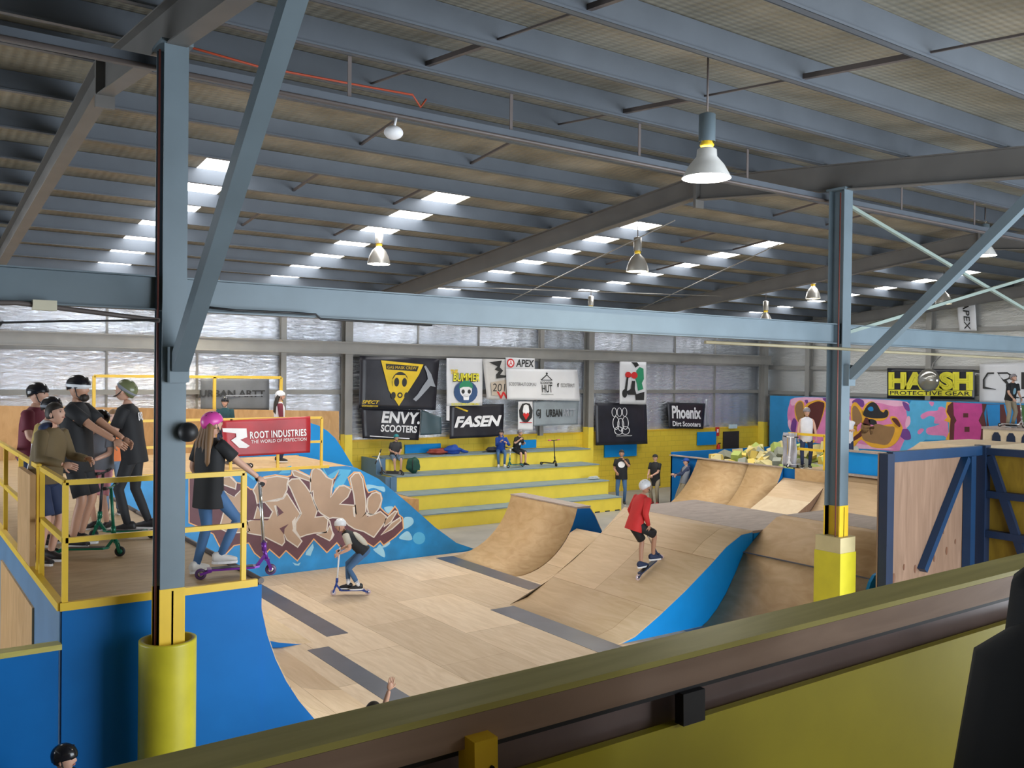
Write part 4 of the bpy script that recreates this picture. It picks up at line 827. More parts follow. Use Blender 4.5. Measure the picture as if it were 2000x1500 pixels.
# wall bits near the door
t = thing('exit_door', 'dark brown door in the yellow wall near the corner', 'door', (28.8, 24.97, 0))
a = PY(1413, 843, 24.95); b = PY(1443, 843, 24.95); wpart(MB().box((a.x, 24.93, 0), (b.x, 24.98, a.z)), 'door_leaf', paint('door_brown', (.04, .03, .025), .4), t)
wpart(MB().ball((a.x+.1, 24.9, 1.0), .03), 'handle', M_chrome, t)
a = PY(1424, 836, 24.9); solo(MB().box((a.x, 24.86, a.z-.02), (a.x+.45, 24.93, a.z+.14)), 'exit_light', paint('pale_box', (.6, .75, .8), .4), 'small pale box light above the dark door', 'light')
a = PY(1398, 845, 24.95); t = thing('fire_sign', 'small red and white sign left of the dark door', 'sign', tuple(a)); wpart(MB().box((a.x, 24.94, a.z-.14), (a.x+.2, 24.97, a.z+.22)), 'plate', K_rd, t); wpart(MB().box((a.x+.06, 24.93, a.z+.0), (a.x+.14, 24.94, a.z+.14)), 'symbol', K_wh, t)
a = PY(1398, 878, 24.95); t = thing('fire_extinguisher', 'red fire extinguisher under its red sign by the dark door', 'extinguisher', (a.x+.1, 24.9, a.z-.25))
T = Matrix.Translation((a.x+.1, 24.9, a.z-.2)); wpart(MB().lathe([(0, 0), (.07, 0), (.075, .05), (.075, .34), (.04, .42), (.02, .44)], 16, T), 'cylinder', K_rd, t); wpart(MB().box((a.x+.06, 24.82, a.z+.24), (a.x+.16, 24.87, a.z+.28)), 'handle', M_black, t)
a = PY(1362, 844, 24.95); b = PY(1398, 868, 24.95); solo(MB().box((a.x, 24.93, b.z), (b.x, 24.97, a.z)), 'blue_board', M_bluel, 'bright blue rectangle painted board left of the fire sign', 'board')
# ================================================================== PEOPLE
SKINS = [paint('skin_light', (.62, .36, .26), .5, 0, .04), paint('skin_tan', (.48, .26, .17), .5, 0, .04), paint('skin_pale', (.70, .45, .36), .5, 0, .04)]
M_eye = paint('eye_dark', (.03, .02, .015), .3); M_lip = paint('lip', (.45, .17, .14), .5)
def skin_eval(verts, edges, radii, root=0, sub=1):
    bm = bmesh.new(); L = bm.verts.layers.skin.verify(); vs = [bm.verts.new(v) for v in verts]
    for a, b in edges: bm.edges.new((vs[a], vs[b]))
    for i, v in enumerate(vs): v[L].radius = (radii[i], radii[i]); v[L].use_root = (i == root)
    me = bpy.data.meshes.new('s'); bm.to_mesh(me); bm.free(); ob = bpy.data.objects.new('s', me); COL.objects.link(ob)
    m = ob.modifiers.new('k', 'SKIN'); m.branch_smoothing = .6; m.use_smooth_shade = True
    s = ob.modifiers.new('u', 'SUBSURF'); s.levels = sub
    dg = bpy.context.evaluated_depsgraph_get(); dg.update(); r = bpy.data.meshes.new_from_object(ob.evaluated_get(dg))
    out = ([v.co.copy() for v in r.vertices], [list(p.vertices) for p in r.polygons])
    bpy.data.objects.remove(ob); bpy.data.meshes.remove(me); bpy.data.meshes.remove(r); return out
def ik(a, t, l1, l2, pole):
    a, t, pole = Vector(a), Vector(t), Vector(pole); d = t-a; L = min(d.length, (l1+l2)*.999); d.normalize(); t = a+d*L
    x = (l1*l1-l2*l2+L*L)/(2*L); hgt = math.sqrt(max(0, l1*l1-x*x)); p = pole - d*pole.dot(d)
    if p.length < 1e-4: p = d.orthogonal()
    return a+d*x+p.normalized()*hgt, t
def loft(mb, rings, n=20, mi=0, caps=(True, True)):
    vs = []; fs = []
    for c, r, f, rx, ry in rings:
        for k in range(n):
            a = 2*math.pi*k/n; ca, sa = math.cos(a), math.sin(a)
            ca = math.copysign(abs(ca)**.85, ca); sa = math.copysign(abs(sa)**.85, sa); vs.append(c + r*ca*rx + f*sa*ry)
    for i in range(len(rings)-1):
        for k in range(n): fs.append((i*n+k, i*n+(k+1) % n, (i+1)*n+(k+1) % n, (i+1)*n+k))
    mb.add(vs, fs, mi, True)
    b = len(mb.v)-len(vs)
    if caps[0]: mb.f.append([b+k for k in range(n)][::-1]); mb.m.append(mi); mb.sm.append(False)
    if caps[1]: mb.f.append([b+(len(rings)-1)*n+k for k in range(n)]); mb.m.append(mi); mb.sm.append(False)
def hand(mb, w, d, palm, s, side, curl, mi=0):
    d = d.normalized(); palm = (palm - d*palm.dot(d)).normalized(); lat = d.cross(palm)*side
    M = Matrix((lat, d, palm)).transposed(); mb.ball(w+d*.045*s, (.040*s, .052*s, .017*s), 10, 8, mi, M)
    for i, (o, L) in enumerate(((-.030, .060), (-.010, .070), (.010, .075), (.029, .068))):
        p = w+d*.085*s+lat*o*s; pts = [p-d*.02*s, p]; a = 0; dd = d
        for j in range(3):
            a += curl*(.9 if j else .6); dd = d*math.cos(a)+palm*math.sin(a); p = p+dd*(L*s*(.42, .33, .25)[j]); pts.append(p)
        mb.tube(pts, [.009*s, .0095*s, .0085*s, .008*s, .0065*s], 6, mi)
    p = w+d*.03*s+lat*.034*s; q = p+(lat*.7+d*.6+palm*.25*(1+curl)).normalized()*.035*s; r = q+(d*.8+lat*.25+palm*(.3+.5*curl)).normalized()*.03*s
    mb.tube([p-lat*.012*s, p, q, r], [.012*s, .012*s, .010*s, .008*s], 6, mi)
def person(label, loc, rz, h=1.75, hip=None, lean=0, side=0, hands=(None, None), feet=None, head=(0, 0), skin=0, shirt=None, sleeve='short', shirt_len=0.0,
           bottom=None, legs='long', shoe=None, hair=None, hair_len='short', helmet=None, cap=None, curl=.5, extra=None, tilt=None, epole=None, fat=1.0, group=None, stripe=None, hood=None, kpole=None, sock=None):
    s = h/1.75; t = thing('person', label, 'person', tuple(loc), rz, group)
    if tilt: t.rotation_euler = tilt
    hip = Vector(hip) if hip is not None else Vector((0, 0, .93*s))
    la, sa = math.radians(lean), math.radians(side)
    U = Vector((math.sin(sa), math.sin(la)*math.cos(sa), math.cos(la)*math.cos(sa))).normalized(); Rv = Vector((1, 0, 0)); Rv = (Rv-U*Rv.dot(U)).normalized(); Fv = U.cross(Rv)
    feet = feet or ((-.10*s, 0, 0, 8), (.10*s, .02, 0, -8))
    S_ = lambda k: hip+U*k*s
    chest = S_(.36); neckb = S_(.52); hy, hp = math.radians(head[0]), math.radians(head[1])
    HM = Matrix.Rotation(hy, 3, 'Z') @ Matrix.Rotation(-hp, 3, 'X')
    nk = (U+Vector((0, 0, .9))).normalized(); hc = neckb + nk*.155*s + HM @ Vector((0, .025*s, 0))
    mb = MB(); V = [hip, S_(.13), chest, neckb-U*.02*s, neckb+nk*.09*s]; Ed = [(0, 1), (1, 2), (2, 3), (3, 4)]; Ra = [.115*fat, .105*fat, .12*fat, .062, .052]
    arms = []; legsj = []
    for i, sd in ((0, -1), (1, 1)):
        sh = S_(.47)+Rv*sd*.155*s; tg = hands[i]
        tg = Vector(tg) if tg is not None else hip+Vector((sd*.26*s, .06*s, -.06*s))
        pole = Vector(epole[i]) if epole else Vector((sd*.6, -1, -.5))
        el, wr = ik(sh, tg, .285*s, .255*s, pole); n0 = len(V)
        V += [sh, el, (el+wr)/2, wr]; Ed += [(3 if False else 2, n0), (n0, n0+1), (n0+1, n0+2), (n0+2, n0+3)]; Ra += [.062, .043, .036, .027] if sleeve != 'long' else [.056, .034, .030, .026]; arms.append((sh, el, wr, tg))
    for i, sd in ((0, -1), (1, 1)):
        hj = hip+Rv*sd*.085*s-U*.03*s; fx = Vector(feet[i][:3])+Vector((0, 0, .085*s)); kp = Vector(kpole[i]) if kpole else Vector((sd*.25, 1, .1))
        kn, an = ik(hj, fx, .43*s, .42*s, kp); n0 = len(V)
        V += [hj, kn, kn*.6+an*.4+(-Fv)*.012*s, an]; Ed += [(0, n0), (n0, n0+1), (n0+1, n0+2), (n0+2, n0+3)]; Ra += [.082*fat, .055, .050, .036] if legs == 'short' or not bottom else [.066, .040, .036, .030]; legsj.append((hj, kn, an, feet[i]))
    vs, fs = skin_eval(V, Ed, [r*s for r in Ra]); mb.add(vs, fs, 0, True)
    # head
    def hf(v, d):
        x, y, z = v
        if d.z < 0: x *= 1+.28*d.z; y *= 1+.10*d.z
        if d.y > 0:
            y += s*.022*math.exp(-(d.x/.13)**2-((d.z+.10)/.20)**2)*(1 if d.z < .25 else .3); y -= s*.010*math.exp(-((abs(d.x)-.38)/.16)**2-((d.z-.08)/.14)**2); y += s*.008*math.exp(-(d.x/.25)**2-((d.z+.80)/.18)**2)
        return Vector((x, y, z))
    mb.ball(hc, (.076*s, .094*s, .115*s), 28, 20, 0, HM, hf)
    P = lambda x, y, z: hc+HM @ Vector((x*s, y*s, z*s))
    for sd in (-1, 1):
        mb.ball(P(sd*.030, .080, .010), (.0105*s, .006*s, .007*s), 8, 6, 1, HM); mb.ball(P(sd*.077, -.005, -.008), (.010*s, .018*s, .030*s), 8, 6, 0, HM)
        mb.tube([P(sd*.016, .089, .026), P(sd*.044, .082, .028)], .003*s, 5, 1)
    mb.ball(P(0, .089, -.052), (.024*s, .006*s, .006*s), 8, 6, 2, HM)
    for i, (sh, el, wr, tg) in enumerate(arms):
        sd = -1 if i == 0 else 1; d = (wr-el).normalized(); palm = Vector((-sd*.8, .0, -.4)) if tg is not None and hands[i] is not None else Vector((-sd, 0, 0))
        hand(mb, wr, d, palm, s, -sd, curl if isinstance(curl, (int, float)) else curl[i])
    o = mb.build('body', [SKINS[skin], M_eye, M_lip], t)
    # shirt
    if shirt:
        mb = MB(); L = -.05-shirt_len
        loft(mb, [(S_(L), Rv, Fv, .178*s*fat, .135*s*fat), (S_(L+.01), Rv, Fv, .182*s*fat, .138*s*fat), (S_(.12), Rv, Fv, .168*s*fat, .128*s*fat), (S_(.33), Rv, Fv, .182*s*fat, .132*s), (S_(.42), Rv, Fv, .185*s, .12*s), (S_(.485), Rv, Fv, .155*s, .085*s), (S_(.525), Rv, Fv, .075*s, .070*s), (S_(.54), Rv, Fv, .062*s, .060*s)])
        for sh, el, wr, tg in arms:
            a = sh-(el-sh).normalized()*.03*s
            if sleeve == 'short': q = sh+(el-sh)*.72; mb.tube([a, sh, sh*.5+q*.5, q], [.055*s, .074*s, .070*s, .068*s], 12)
            elif sleeve == 'long':
                q = wr+(el-wr)*.06; mb.tube([a, sh, sh*.5+el*.5, el, el*.5+q*.5, q], [.055*s, .074*s, .064*s, .056*s, .048*s, .038*s], 12)
            elif sleeve == 'none': pass
        mats = shirt if isinstance(shirt, (list, tuple)) else [shirt]
        if len(mats) > 1:      # second colour on the sleeves
            cnt = (8-1)*20+2; mb.m = [0]*cnt+[1]*(len(mb.m)-cnt)
        mb.build('jacket' if hood else 'shirt', list(mats), t)
        if hood: m2 = MB(); m2.ball(S_(.51)-Fv*.06*s, (.11*s, .075*s, .07*s), 14, 10); m2.build('hood', hood, t)
    # trousers or shorts
    if bottom:
        mb = MB(); loft(mb, [(S_(.06), Rv, Fv, .158*s*fat, .118*s*fat), (hip.copy(), Rv, Fv, .168*s*fat, .126*s*fat), (S_(-.07), Rv, Fv, .166*s*fat, .122*s*fat), (S_(-.12), Rv, Fv, .10*s, .08*s)])
        for hj, kn, an, ft in legsj:
            if legs == 'long': mb.tube([hj+U*.03*s, hj+(kn-hj)*.25, kn, kn*.5+an*.5, an-(an-kn).normalized()*.01*s], [.085*s, .090*s, .066*s, .060*s, .052*s], 12)
            elif legs == 'slim': mb.tube([hj+U*.03*s, hj+(kn-hj)*.25, kn, kn*.5+an*.5, an-(an-kn).normalized()*.01*s], [.080*s, .082*s, .058*s, .052*s, .040*s], 12)
            else: q = hj+(kn-hj)*.93; mb.tube([hj+U*.03*s, hj+(kn-hj)*.25, hj*.4+q*.6, q], [.085*s, .096*s, .088*s, .086*s], 12)
        mb.build('trousers' if legs != 'short' else 'shorts', bottom, t)
    if sock:
        for hj, kn, an, ft in legsj: MB().tube([an, an+(kn-an).normalized()*.12*s], [.042*s, .047*s], 10).build('sock', sock, t)
    if shoe:
        for hj, kn, an, ft in legsj:
            yw = math.radians(ft[3]); fd = Vector((-math.sin(yw), math.cos(yw), 0)); rd = Vector((fd.y, -fd.x, 0)); b = Vector(an)-Vector((0, 0, .085*s)); up = Vector((0, 0, 1))
            mb = MB(); rr = [(-.085, .028, .035, .05), (-.06, .036, .055, .055), (0, .038, .060, .055), (.07, .045, .036, .038), (.13, .046, .028, .030), (.175, .03, .018, .022)]
            loft(mb, [(b+fd*y*s+up*(.018+cz)*s, rd, up, rx*s, rz2*s) for y, rx, rz2, cz in rr], 12)
            m2 = MB(); loft(m2, [(b+fd*y*s+up*z*s, rd, fd, rx*s, 0.001) for y, rx, z in ((0, .0, 0), (0, .0, 0))], 4) if False else None
            so = MB(); n = 12; pts = [b+fd*(.045+.135*math.cos(2*math.pi*k/n))*s+rd*(.046*math.sin(2*math.pi*k/n))*s for k in range(n)]; so.prism(pts, (0, 0, .026*s))
            oo = mb.build('shoe', shoe, t); so.build('sole', K_wh, oo)
    if hair is not None:
        def hr(v, d):
            if d.y > .15 and d.z < .38: return v*.88
            if d.z < -.55: return v*.85
            return v
        mb = MB(); mb.ball(hc+HM @ Vector((0, -.008*s, .012*s)), (.086*s, .104*s, .120*s), 24, 16, 0, HM, hr)
        if hair_len == 'long':
            for sd in (-.75, -.25, .25, .75):
                a = P(sd*.085, -.07, -.02); b = a+Vector((sd*.05*s, -.04*s, -.16*s)); c = b+Vector((sd*.01*s, -.02*s, -.20*s)); mb.tube([P(sd*.07, -.06, .04), a, b, c, c+Vector((0, 0, -.06*s))], [.03*s, .04*s, .042*s, .032*s, .008*s], 8)
        mb.build('hair', hair, t)
    if helmet is not None:
        def hm(v, d):
            if d.z < -.22: return Vector((v.x*.97, v.y*.97, -.22*.112*s+(.02*s if d.y > .3 else -.035*s)*min(1, abs(d.y)*1.2)))
            return v
        mb = MB(); mb.ball(hc+HM @ Vector((0, -.008*s, .038*s)), (.100*s, .122*s, .108*s), 28, 18, 0, HM, hm); oh = mb.build('helmet', helmet, t)
        mv = MB()
        for sd in (-1, 1):
            for yy in (.06, -.01, -.07): mv.ball(hc+HM @ Vector((sd*.035*s, yy*s, (.038+.098-.35*abs(yy))*s)), (.009*s, .017*s, .008*s), 8, 6, 0, HM)
        mv.build('vent', M_black, oh)
        if stripe: m3_ = MB(); m3_.ball(hc+HM @ Vector((0, -.008*s, .034*s)), (.1035*s, .1255*s, .052*s), 28, 10, 0, HM); m3_.build('band', stripe, oh)
        ms = MB(); ms.tube([P(-.082, .0, .02), P(-.072, .025, -.07), P(-.03, .06, -.118), P(.03, .06, -.118), P(.072, .025, -.07), P(.082, 0, .02)], .006*s, 6); ms.build('chin_strap', M_black, oh)
    if cap is not None:
        mb = MB(); mb.ball(hc+HM @ Vector((0, -.004*s, .045*s)), (.088*s, .106*s, .088*s), 22, 14, 0, HM, lambda v, d: v if d.z > -.12 else Vector((v.x, v.y, -.010*s)))
        mb.ball(hc+HM @ Vector((0, .115*s, .045*s)), (.060*s, .065*s, .008*s), 14, 8, 0, HM); mb.build('cap', cap, t)
    if extra: extra(t, dict(hc=hc, HM=HM, S=S_, R=Rv, F=Fv, U=U, s=s, arms=arms))
    return t
def spot(px, ytop, depth, floor):
    r = ray(px, ytop); p = EYE+r*depth; return (p.x, p.y, floor), p.z-floor
def chestprint(mat, w=.12, h=.12, up=.30, body=None, back=False):
    def f(t, J):
        s = J['s']; F = -J['F'] if back else J['F']; c = J['S'](up)+F*.134*s; mb = MB(); N = 14
        if body: X = J['R']*(-1 if back else 1); text_mb(body, c-X*w*s/2-J['U']*h*s/2, X, J['U'], w*s, h*s, .03, 0, .006, mb=mb)
        else: mb.prism([c+J['R']*w*.5*s*math.cos(2*math.pi*k/N)+J['U']*h*.5*s*math.sin(2*math.pi*k/N)+F*.004 for k in range(N)], -F*.02*s)
        mb.build('shirt_print', mat, t)
    return f
# ------------------------------------------------------------------ scooters
def scooter(label, loc, rz, deckm, barm, gripm=None, wheelm=None, barh=.82, steer=0, tilt=None, s=1.0, group=None):
    """local +Y is the travel direction, origin on the ground"""
    t = thing('kick_scooter', label, 'scooter', tuple(loc), rz, group)
    if tilt: t.rotation_euler = tilt
    gripm = gripm or M_black; wheelm = wheelm or M_black
    MB().prism([(-.055*s, -.24*s, .085*s), (.055*s, -.24*s, .085*s), (.055*s, .20*s, .085*s), (.03*s, .25*s, .09*s), (-.03*s, .25*s, .09*s), (-.055*s, .20*s, .085*s)], (0, 0, .02*s)).build('deck', deckm, t)
    MB().box((-.05*s, -.20*s, .1055*s), (.05*s, .19*s, .108*s)).build('grip_tape', M_black, t)
    MB().bar((0, .22*s, .09*s), (0, .30*s, .20*s), .035*s, .03*s).build('neck', deckm, t)
    for y, nm in ((-.30, 'rear_wheel'), (.36, 'front_wheel')):
        T = Matrix.Translation((0, y*s, .055*s)) @ Matrix.Rotation(math.radians(90), 4, 'Y')
        w = MB().lathe([(.03*s, -.012*s), (.050*s, -.012*s), (.055*s, -.006*s), (.055*s, .006*s), (.050*s, .012*s), (.03*s, .012*s)], 24, T).build(nm, wheelm, t)
        MB().lathe([(0, -.010*s), (.034*s, -.010*s), (.034*s, .010*s), (0, .010*s)], 18, T).build('hub', barm if nm[0] == 'f' else M_chrome, w)
    for x in (-.03, .03): MB().bar((x*s, -.20*s, .085*s), (x*s, -.31*s, .055*s), .008*s, .025*s).build('rear_bracket', deckm, t)
    f = MB(); f.bar((-.028*s, .36*s, .055*s), (-.026*s, .325*s, .16*s), .012*s, .03*s); f.bar((.028*s, .36*s, .055*s), (.026*s, .325*s, .16*s), .012*s, .03*s); f.box((-.034*s, .30*s, .15*s), (.034*s, .345*s, .17*s)); f.tube([(0, .32*s, .16*s), (0, .29*s, .27*s)], .02*s, 10)
    f.build('fork', deckm, t)
    top = Vector((0, .325-.10*barh, .16+barh*.95))*s
    b = MB(); b.tube([(0, .295*s, .25*s), top], .017*s, 10); b.tube([top+Vector((-.27*s, 0, .02*s)), top, top+Vector((.27*s, 0, .02*s))], .013*s, 8); b.build('handlebar', barm, t)
    MB().tube([(0, .295*s, .25*s), Vector((0, .291, .33))*s], .026*s, 12).build('clamp', deckm, t)
    for sd in (-1, 1): MB().tube([top+Vector((sd*.15*s, 0, .011*s)), top+Vector((sd*.28*s, 0, .021*s))], .019*s, 10).build('grip', gripm, t)
    return t
D = math.radians
C_ = lambda n, c, r=.75: paint(n, c, r, 0, .06, 6)
T_bk = C_('black_tee', (.012, .013, .016)); T_mar = C_('maroon_tee', (.16, .02, .04)); T_wh = C_('white_tee', (.75, .75, .80)); T_ol = C_('olive_jacket', (.16, .115, .055)); T_nv = C_('navy_cloth', (.025, .04, .10)); T_gy = C_('grey_cloth', (.22, .24, .28)); T_be = C_('beige_cloth', (.50, .47, .40))
T_dn = C_('denim', (.055, .14, .30)); T_dn2 = C_('pale_denim', (.16, .23, .33)); T_kh = C_('khaki_cloth', (.30, .25, .17)); T_pk = C_('pink_cloth', (.75, .32, .38)); T_te = C_('teal_jacket', (.02, .075, .09)); T_rd = C_('red_shirt', (.62, .03, .03)); T_bl = C_('blue_hoodie', (.01, .06, .33)); T_or = C_('orange_cloth', (.75, .20, .06)); T_gn = C_('dark_green_cloth', (.01, .07, .05)); T_dk = C_('charcoal_tee', (.05, .05, .055)); T_ye = C_('mustard_tee', (.45, .33, .10))
H_bk = paint('helmet_black', (.012, .012, .016), .18); H_wh = paint('helmet_white', (.72, .74, .78), .3); H_pk = paint('helmet_pink', (.70, .07, .38), .3, 0, .1); H_ol = paint('helmet_olive', (.16, .18, .09), .25); H_gy = paint('helmet_grey', (.25, .23, .25), .3); H_te = paint('helmet_teal', (.02, .25, .28), .3)
R_dk = paint('dark_hair', (.02, .014, .01), .6); R_br = paint('brown_hair', (.22, .12, .055), .55)
S_bk = paint('shoe_black', (.015, .015, .018), .5); S_wh = paint('shoe_white', (.62, .60, .58), .5); S_rd = paint('shoe_red', (.65, .10, .10), .5)
RIGHT, LEFT, TOCAM, AWAY = D(-125), D(55), D(145), D(-35)
# left deck group
l, h = spot(62, 737, 10.9, DZ); person('person in maroon tee and black helmet with white stripe, at far left of the deck', l, RIGHT, h*.97, shirt=T_mar, bottom=T_nv, legs='short', shoe=S_bk, helmet=H_bk, stripe=None, skin=0, lean=5, head=(5, -5), hands=((-.2, .35, 1.15), (.2, .35, 1.1)))
l, h = spot(84, 764, 10.3, DZ); person('person in white and mustard top, glossy black helmet with grey band, behind the boy', l, RIGHT, h*.97, shirt=[T_wh, T_ye], bottom=T_nv, legs='short', shoe=S_bk, helmet=H_bk, stripe=T_gy, skin=0, lean=8)
l, h = spot(88, 781, 9.35, DZ); person('boy with dark hair in olive jacket with navy hood by the deck corner', l, RIGHT-D(10), h*1.0, shirt=T_ol, sleeve='long', hood=T_nv, bottom=T_nv, legs='short', shoe=S_bk, hair=R_dk, skin=0, lean=10, hands=((-.18, .36, 1.08), (.22, .38, 1.06)), head=(0, -12), fat=1.12)
l, h = spot(150, 721, 10.3, DZ); person('tall bearded man in black tee and black helmet with white band', l, RIGHT, h*.97, shirt=T_bk, shirt_len=.12, bottom=T_bk, legs='short', shoe=S_bk, helmet=H_bk, stripe=H_wh, skin=1, lean=0, hands=((-.12, .55, 1.18), (.12, .52, 1.20)), head=(-5, 3), fat=1.12,
    extra=lambda t, J: MB().ball(J['hc']+J['HM'] @ Vector((0, .062, -.085))*J['s'], Vector((.055, .045, .045))*J['s'], 14, 10, 0, J['HM']).build('beard', R_dk, t))
l, h = spot(200, 793, 11.4, DZ); person('kid in grey top, pink shorts and black helmet between two men in black', l, TOCAM-D(20), h*.97, shirt=T_gy, bottom=T_pk, legs='short', shoe=S_bk, helmet=H_bk, stripe=None, skin=0, head=(0, -20), hands=((-.12, .25, .9), (.12, .25, .9)))
l, h = spot(222, 786, 12.6, DZ); person('kid in orange and teal top behind the men on the deck', l, TOCAM+D(20), h*.95, shirt=[T_or, H_te], bottom=T_dn2, legs='long', shoe=S_bk, hair=R_br, skin=2)
l, h = spot(262, 741, 11.3, DZ); person('man in black tee and trousers with olive helmet, looking down', l, LEFT+D(5), h*1.0, shirt=T_bk, shirt_len=.10, bottom=T_bk, legs='slim', shoe=S_bk, helmet=H_ol, stripe=T_gy, skin=0, lean=8, hands=((-.10, .42, 1.28), (.16, .40, 1.22)), head=(0, -35), feet=((-.13, .02, 0, 5), (.12, -.16, 0, -12)), extra=chestprint(K_wh, .16, .10, .38, 'SK8', True))
g = PZ(425, 1122, DZ); person('girl in pink helmet with long brown hair, seen from behind', (g.x-.08, g.y+.05, DZ), RIGHT+D(55), 1.62, shirt=T_bk, shirt_len=.16, bottom=T_dn, legs='slim', shoe=S_wh, hair=R_br, hair_len='long', helmet=H_pk, skin=0, lean=2, side=0, feet=((-.16, -.02, .0, 10), (.06, .10, .10, -35)), hands=((-.24, .12, .86), (.36, .36, .93)), head=(-10, -10), curl=(.3, 1.0))
scooter('purple kick scooter with chrome handlebar beside the girl in the pink helmet', (PZ(455, 1128, DZ).x, PZ(455, 1128, DZ).y, DZ), RIGHT+D(22), paint('purple_metal', (.16, .03, .30), .3, .3), M_chrome, wheelm=paint('violet_rubber', (.07, .03, .10), .4), barh=.80)
g = PZ(150, 1095, DZ); scooter('green kick scooter leaning in front of the boy in the olive jacket', (g.x+.1, g.y+.15, DZ), RIGHT+D(10), paint('green_metal', (.01, .14, .08), .35, .3), paint('green_metal', (.01, .14, .08)), barh=.62)
g = PZ(245, 1052, DZ); scooter('dark green kick scooter standing between the two men in black', (g.x, g.y, DZ), LEFT+D(8), paint('green_metal', (.01, .14, .08)), M_black, barh=.66)
# back deck
l, h = spot(440, 771, 19.9, 2.26); person('kid in dark jacket and black helmet looking over the red banner', l, TOCAM, h*.97, shirt=T_te, sleeve='long', bottom=T_nv, shoe=S_bk, helmet=H_bk, skin=0)
l, h = spot(546, 758, 20.4, 2.26); person('girl in white helmet and maroon sleeved white top behind the red banner', l, RIGHT+D(20), h*.97, shirt=[T_wh, T_mar], sleeve='long', bottom=T_nv, shoe=S_bk, hair=R_dk, hair_len='long', helmet=H_wh, skin=0)
g = PY(480, 905, 19.2); scooter('small dark kick scooter lying behind the red banner near the rail foot', (6.3, 19.0, 2.243), LEFT, M_steeld, M_chrome, barh=.5)
# riders
g = PZ(688, 1162, .024); person('rider in black and beige top and jeans crouching over a scooter', (g.x, g.y, g.z), LEFT+D(6), 1.68, hip=(.0, -.20, .86), lean=46, shirt=[T_bk, T_be], sleeve='short', bottom=T_dn, legs='slim', shoe=S_bk, sock=K_wh, helmet=H_wh, skin=0, feet=((-.03, -.12, .105, 5), (.05, .08, .105, -5)), hands=((-.22, .24, .84), (.22, .24, .84)), head=(0, 12), curl=1.0,
    extra=lambda t, J: MB().ball(J['S'](.20)-J['F']*.12*J['s'], Vector((.16, .06, .20))*J['s'], 16, 12, 0, Matrix((J['R'], J['F'], J['U'])).transposed()).build('shirt_back', T_be, t))
scooter('white barred kick scooter with blue deck ridden across the plywood floor', (g.x, g.y, g.z), LEFT+D(6), paint('blue_metal', (.02, .06, .30), .3, .2), H_wh, wheelm=paint('pale_rubber', (.55, .42, .45), .5), barh=.76, s=1.0)
bx = 11.38; bz = .81; ang = math.atan2(1.07-.37, 11.8-10.6)
g = Vector((bx, 11.7, bz)); Et = Euler((ang*.95, 0, D(-92)), 'XYZ')
scooter('kick scooter with dark blue deck climbing the big bank under the rider in red', g, 0, T_nv, M_chrome, wheelm=paint('pale_rubber', (.55, .42, .45)), barh=.66, tilt=Et, s=.95)
person('rider in long red shirt, white helmet and black shorts riding up the big bank', (bx-.06, 11.7, bz+.10), D(-95), 1.68, hip=(0, -.26, .80), lean=20, side=3, shirt=T_rd, sleeve='long', shirt_len=.10, bottom=T_bk, legs='short', shoe=T_nv, helmet=H_wh, skin=1, feet=((-.03, -.12, -.03, 8), (.04, .10, .09, -6)), hands=((-.20, -.12, .76), (.20, -.12, .76)), head=(0, -12), curl=1.0, tilt=Euler((D(2), 0, D(-95))))
# bleachers
def seated(label, px, py, zs, zf, rz, h, **k):
    p = PY(px, py, 24.13); s = h/1.75
    a = dict(hip=(0, 0, .10*s), lean=18, feet=((-.11*s, .42*s, zf-zs, 5), (.11*s, .40*s, zf-zs, -5)), kpole=((-.2, 1, 1.2), (.2, 1, 1.2)), hands=((-.10*s, .32*s, .22*s), (.10*s, .32*s, .22*s)), head=(0, -10)); a.update(k)
    return person(label, (p.x, 24.13, zs), rz, h, **a)
seated('seated boy in teal helmet and denim shorts, left end of top row', 770, 892, 1.76, 1.32, D(172), 1.42, shirt=T_dk, bottom=T_dn2, legs='short', shoe=S_bk, helmet=H_te, skin=0)
seated('seated boy in blue hoodie and jeans on the top row, looking sideways', 978, 881, 1.76, 1.32, D(150), 1.50, shirt=T_bl, sleeve='long', hood=T_bl, bottom=T_dn, legs='slim', shoe=S_wh, helmet=H_bk, skin=0, hands=((-.15, .35, .35), (.05, .38, .38)), head=(-20, -8))
seated('seated boy in black tee with white print and shorts beside the blue hoodie', 1008, 880, 1.76, 1.32, D(190), 1.46, shirt=T_bk, bottom=T_bk, legs='short', shoe=S_bk, helmet=H_gy, skin=0, hands=((-.08, .30, .30), (.14, .30, .42)), extra=chestprint(K_wh, .12, .12, .28))
g = PZ(745, 925, 1.32); scooter('white barred scooter tipped against the row in front of the boy in teal helmet', (g.x+.15, 23.5, 1.325), D(60), M_steeld, K_wh, barh=.62, tilt=Euler((0, D(-42), D(40))))
g = PZ(975, 907, 1.32); scooter('teal deck scooter under the feet of the boy in the blue hoodie', (g.x-.1, 23.45, 1.325), D(100), paint('teal_metal', (.02, .20, .22), .3, .3), M_chrome, barh=.5)
g = PZ(1031, 905, 1.32); scooter('upright black scooter with pink grips beside the two seated boys', (g.x+.1, 23.4, 1.325), D(190), M_black, M_black, gripm=paint('pink_grip', (.7, .12, .25), .5), barh=.72)
def bag(name, label, c, r, mat, cat='bag', k=.35):
    mb = MB(); ph = random.random()*9
    mb.ball(c, r, 20, 14, 0, None, lambda v, d: v*(1+k*.35*math.sin(d.x*5+ph)*math.cos(d.y*4+ph)+k*.2*math.sin(d.z*7+ph)))
    t = thing(name, label, cat, tuple(c)); wpart(mb, 'body', mat, t); return t
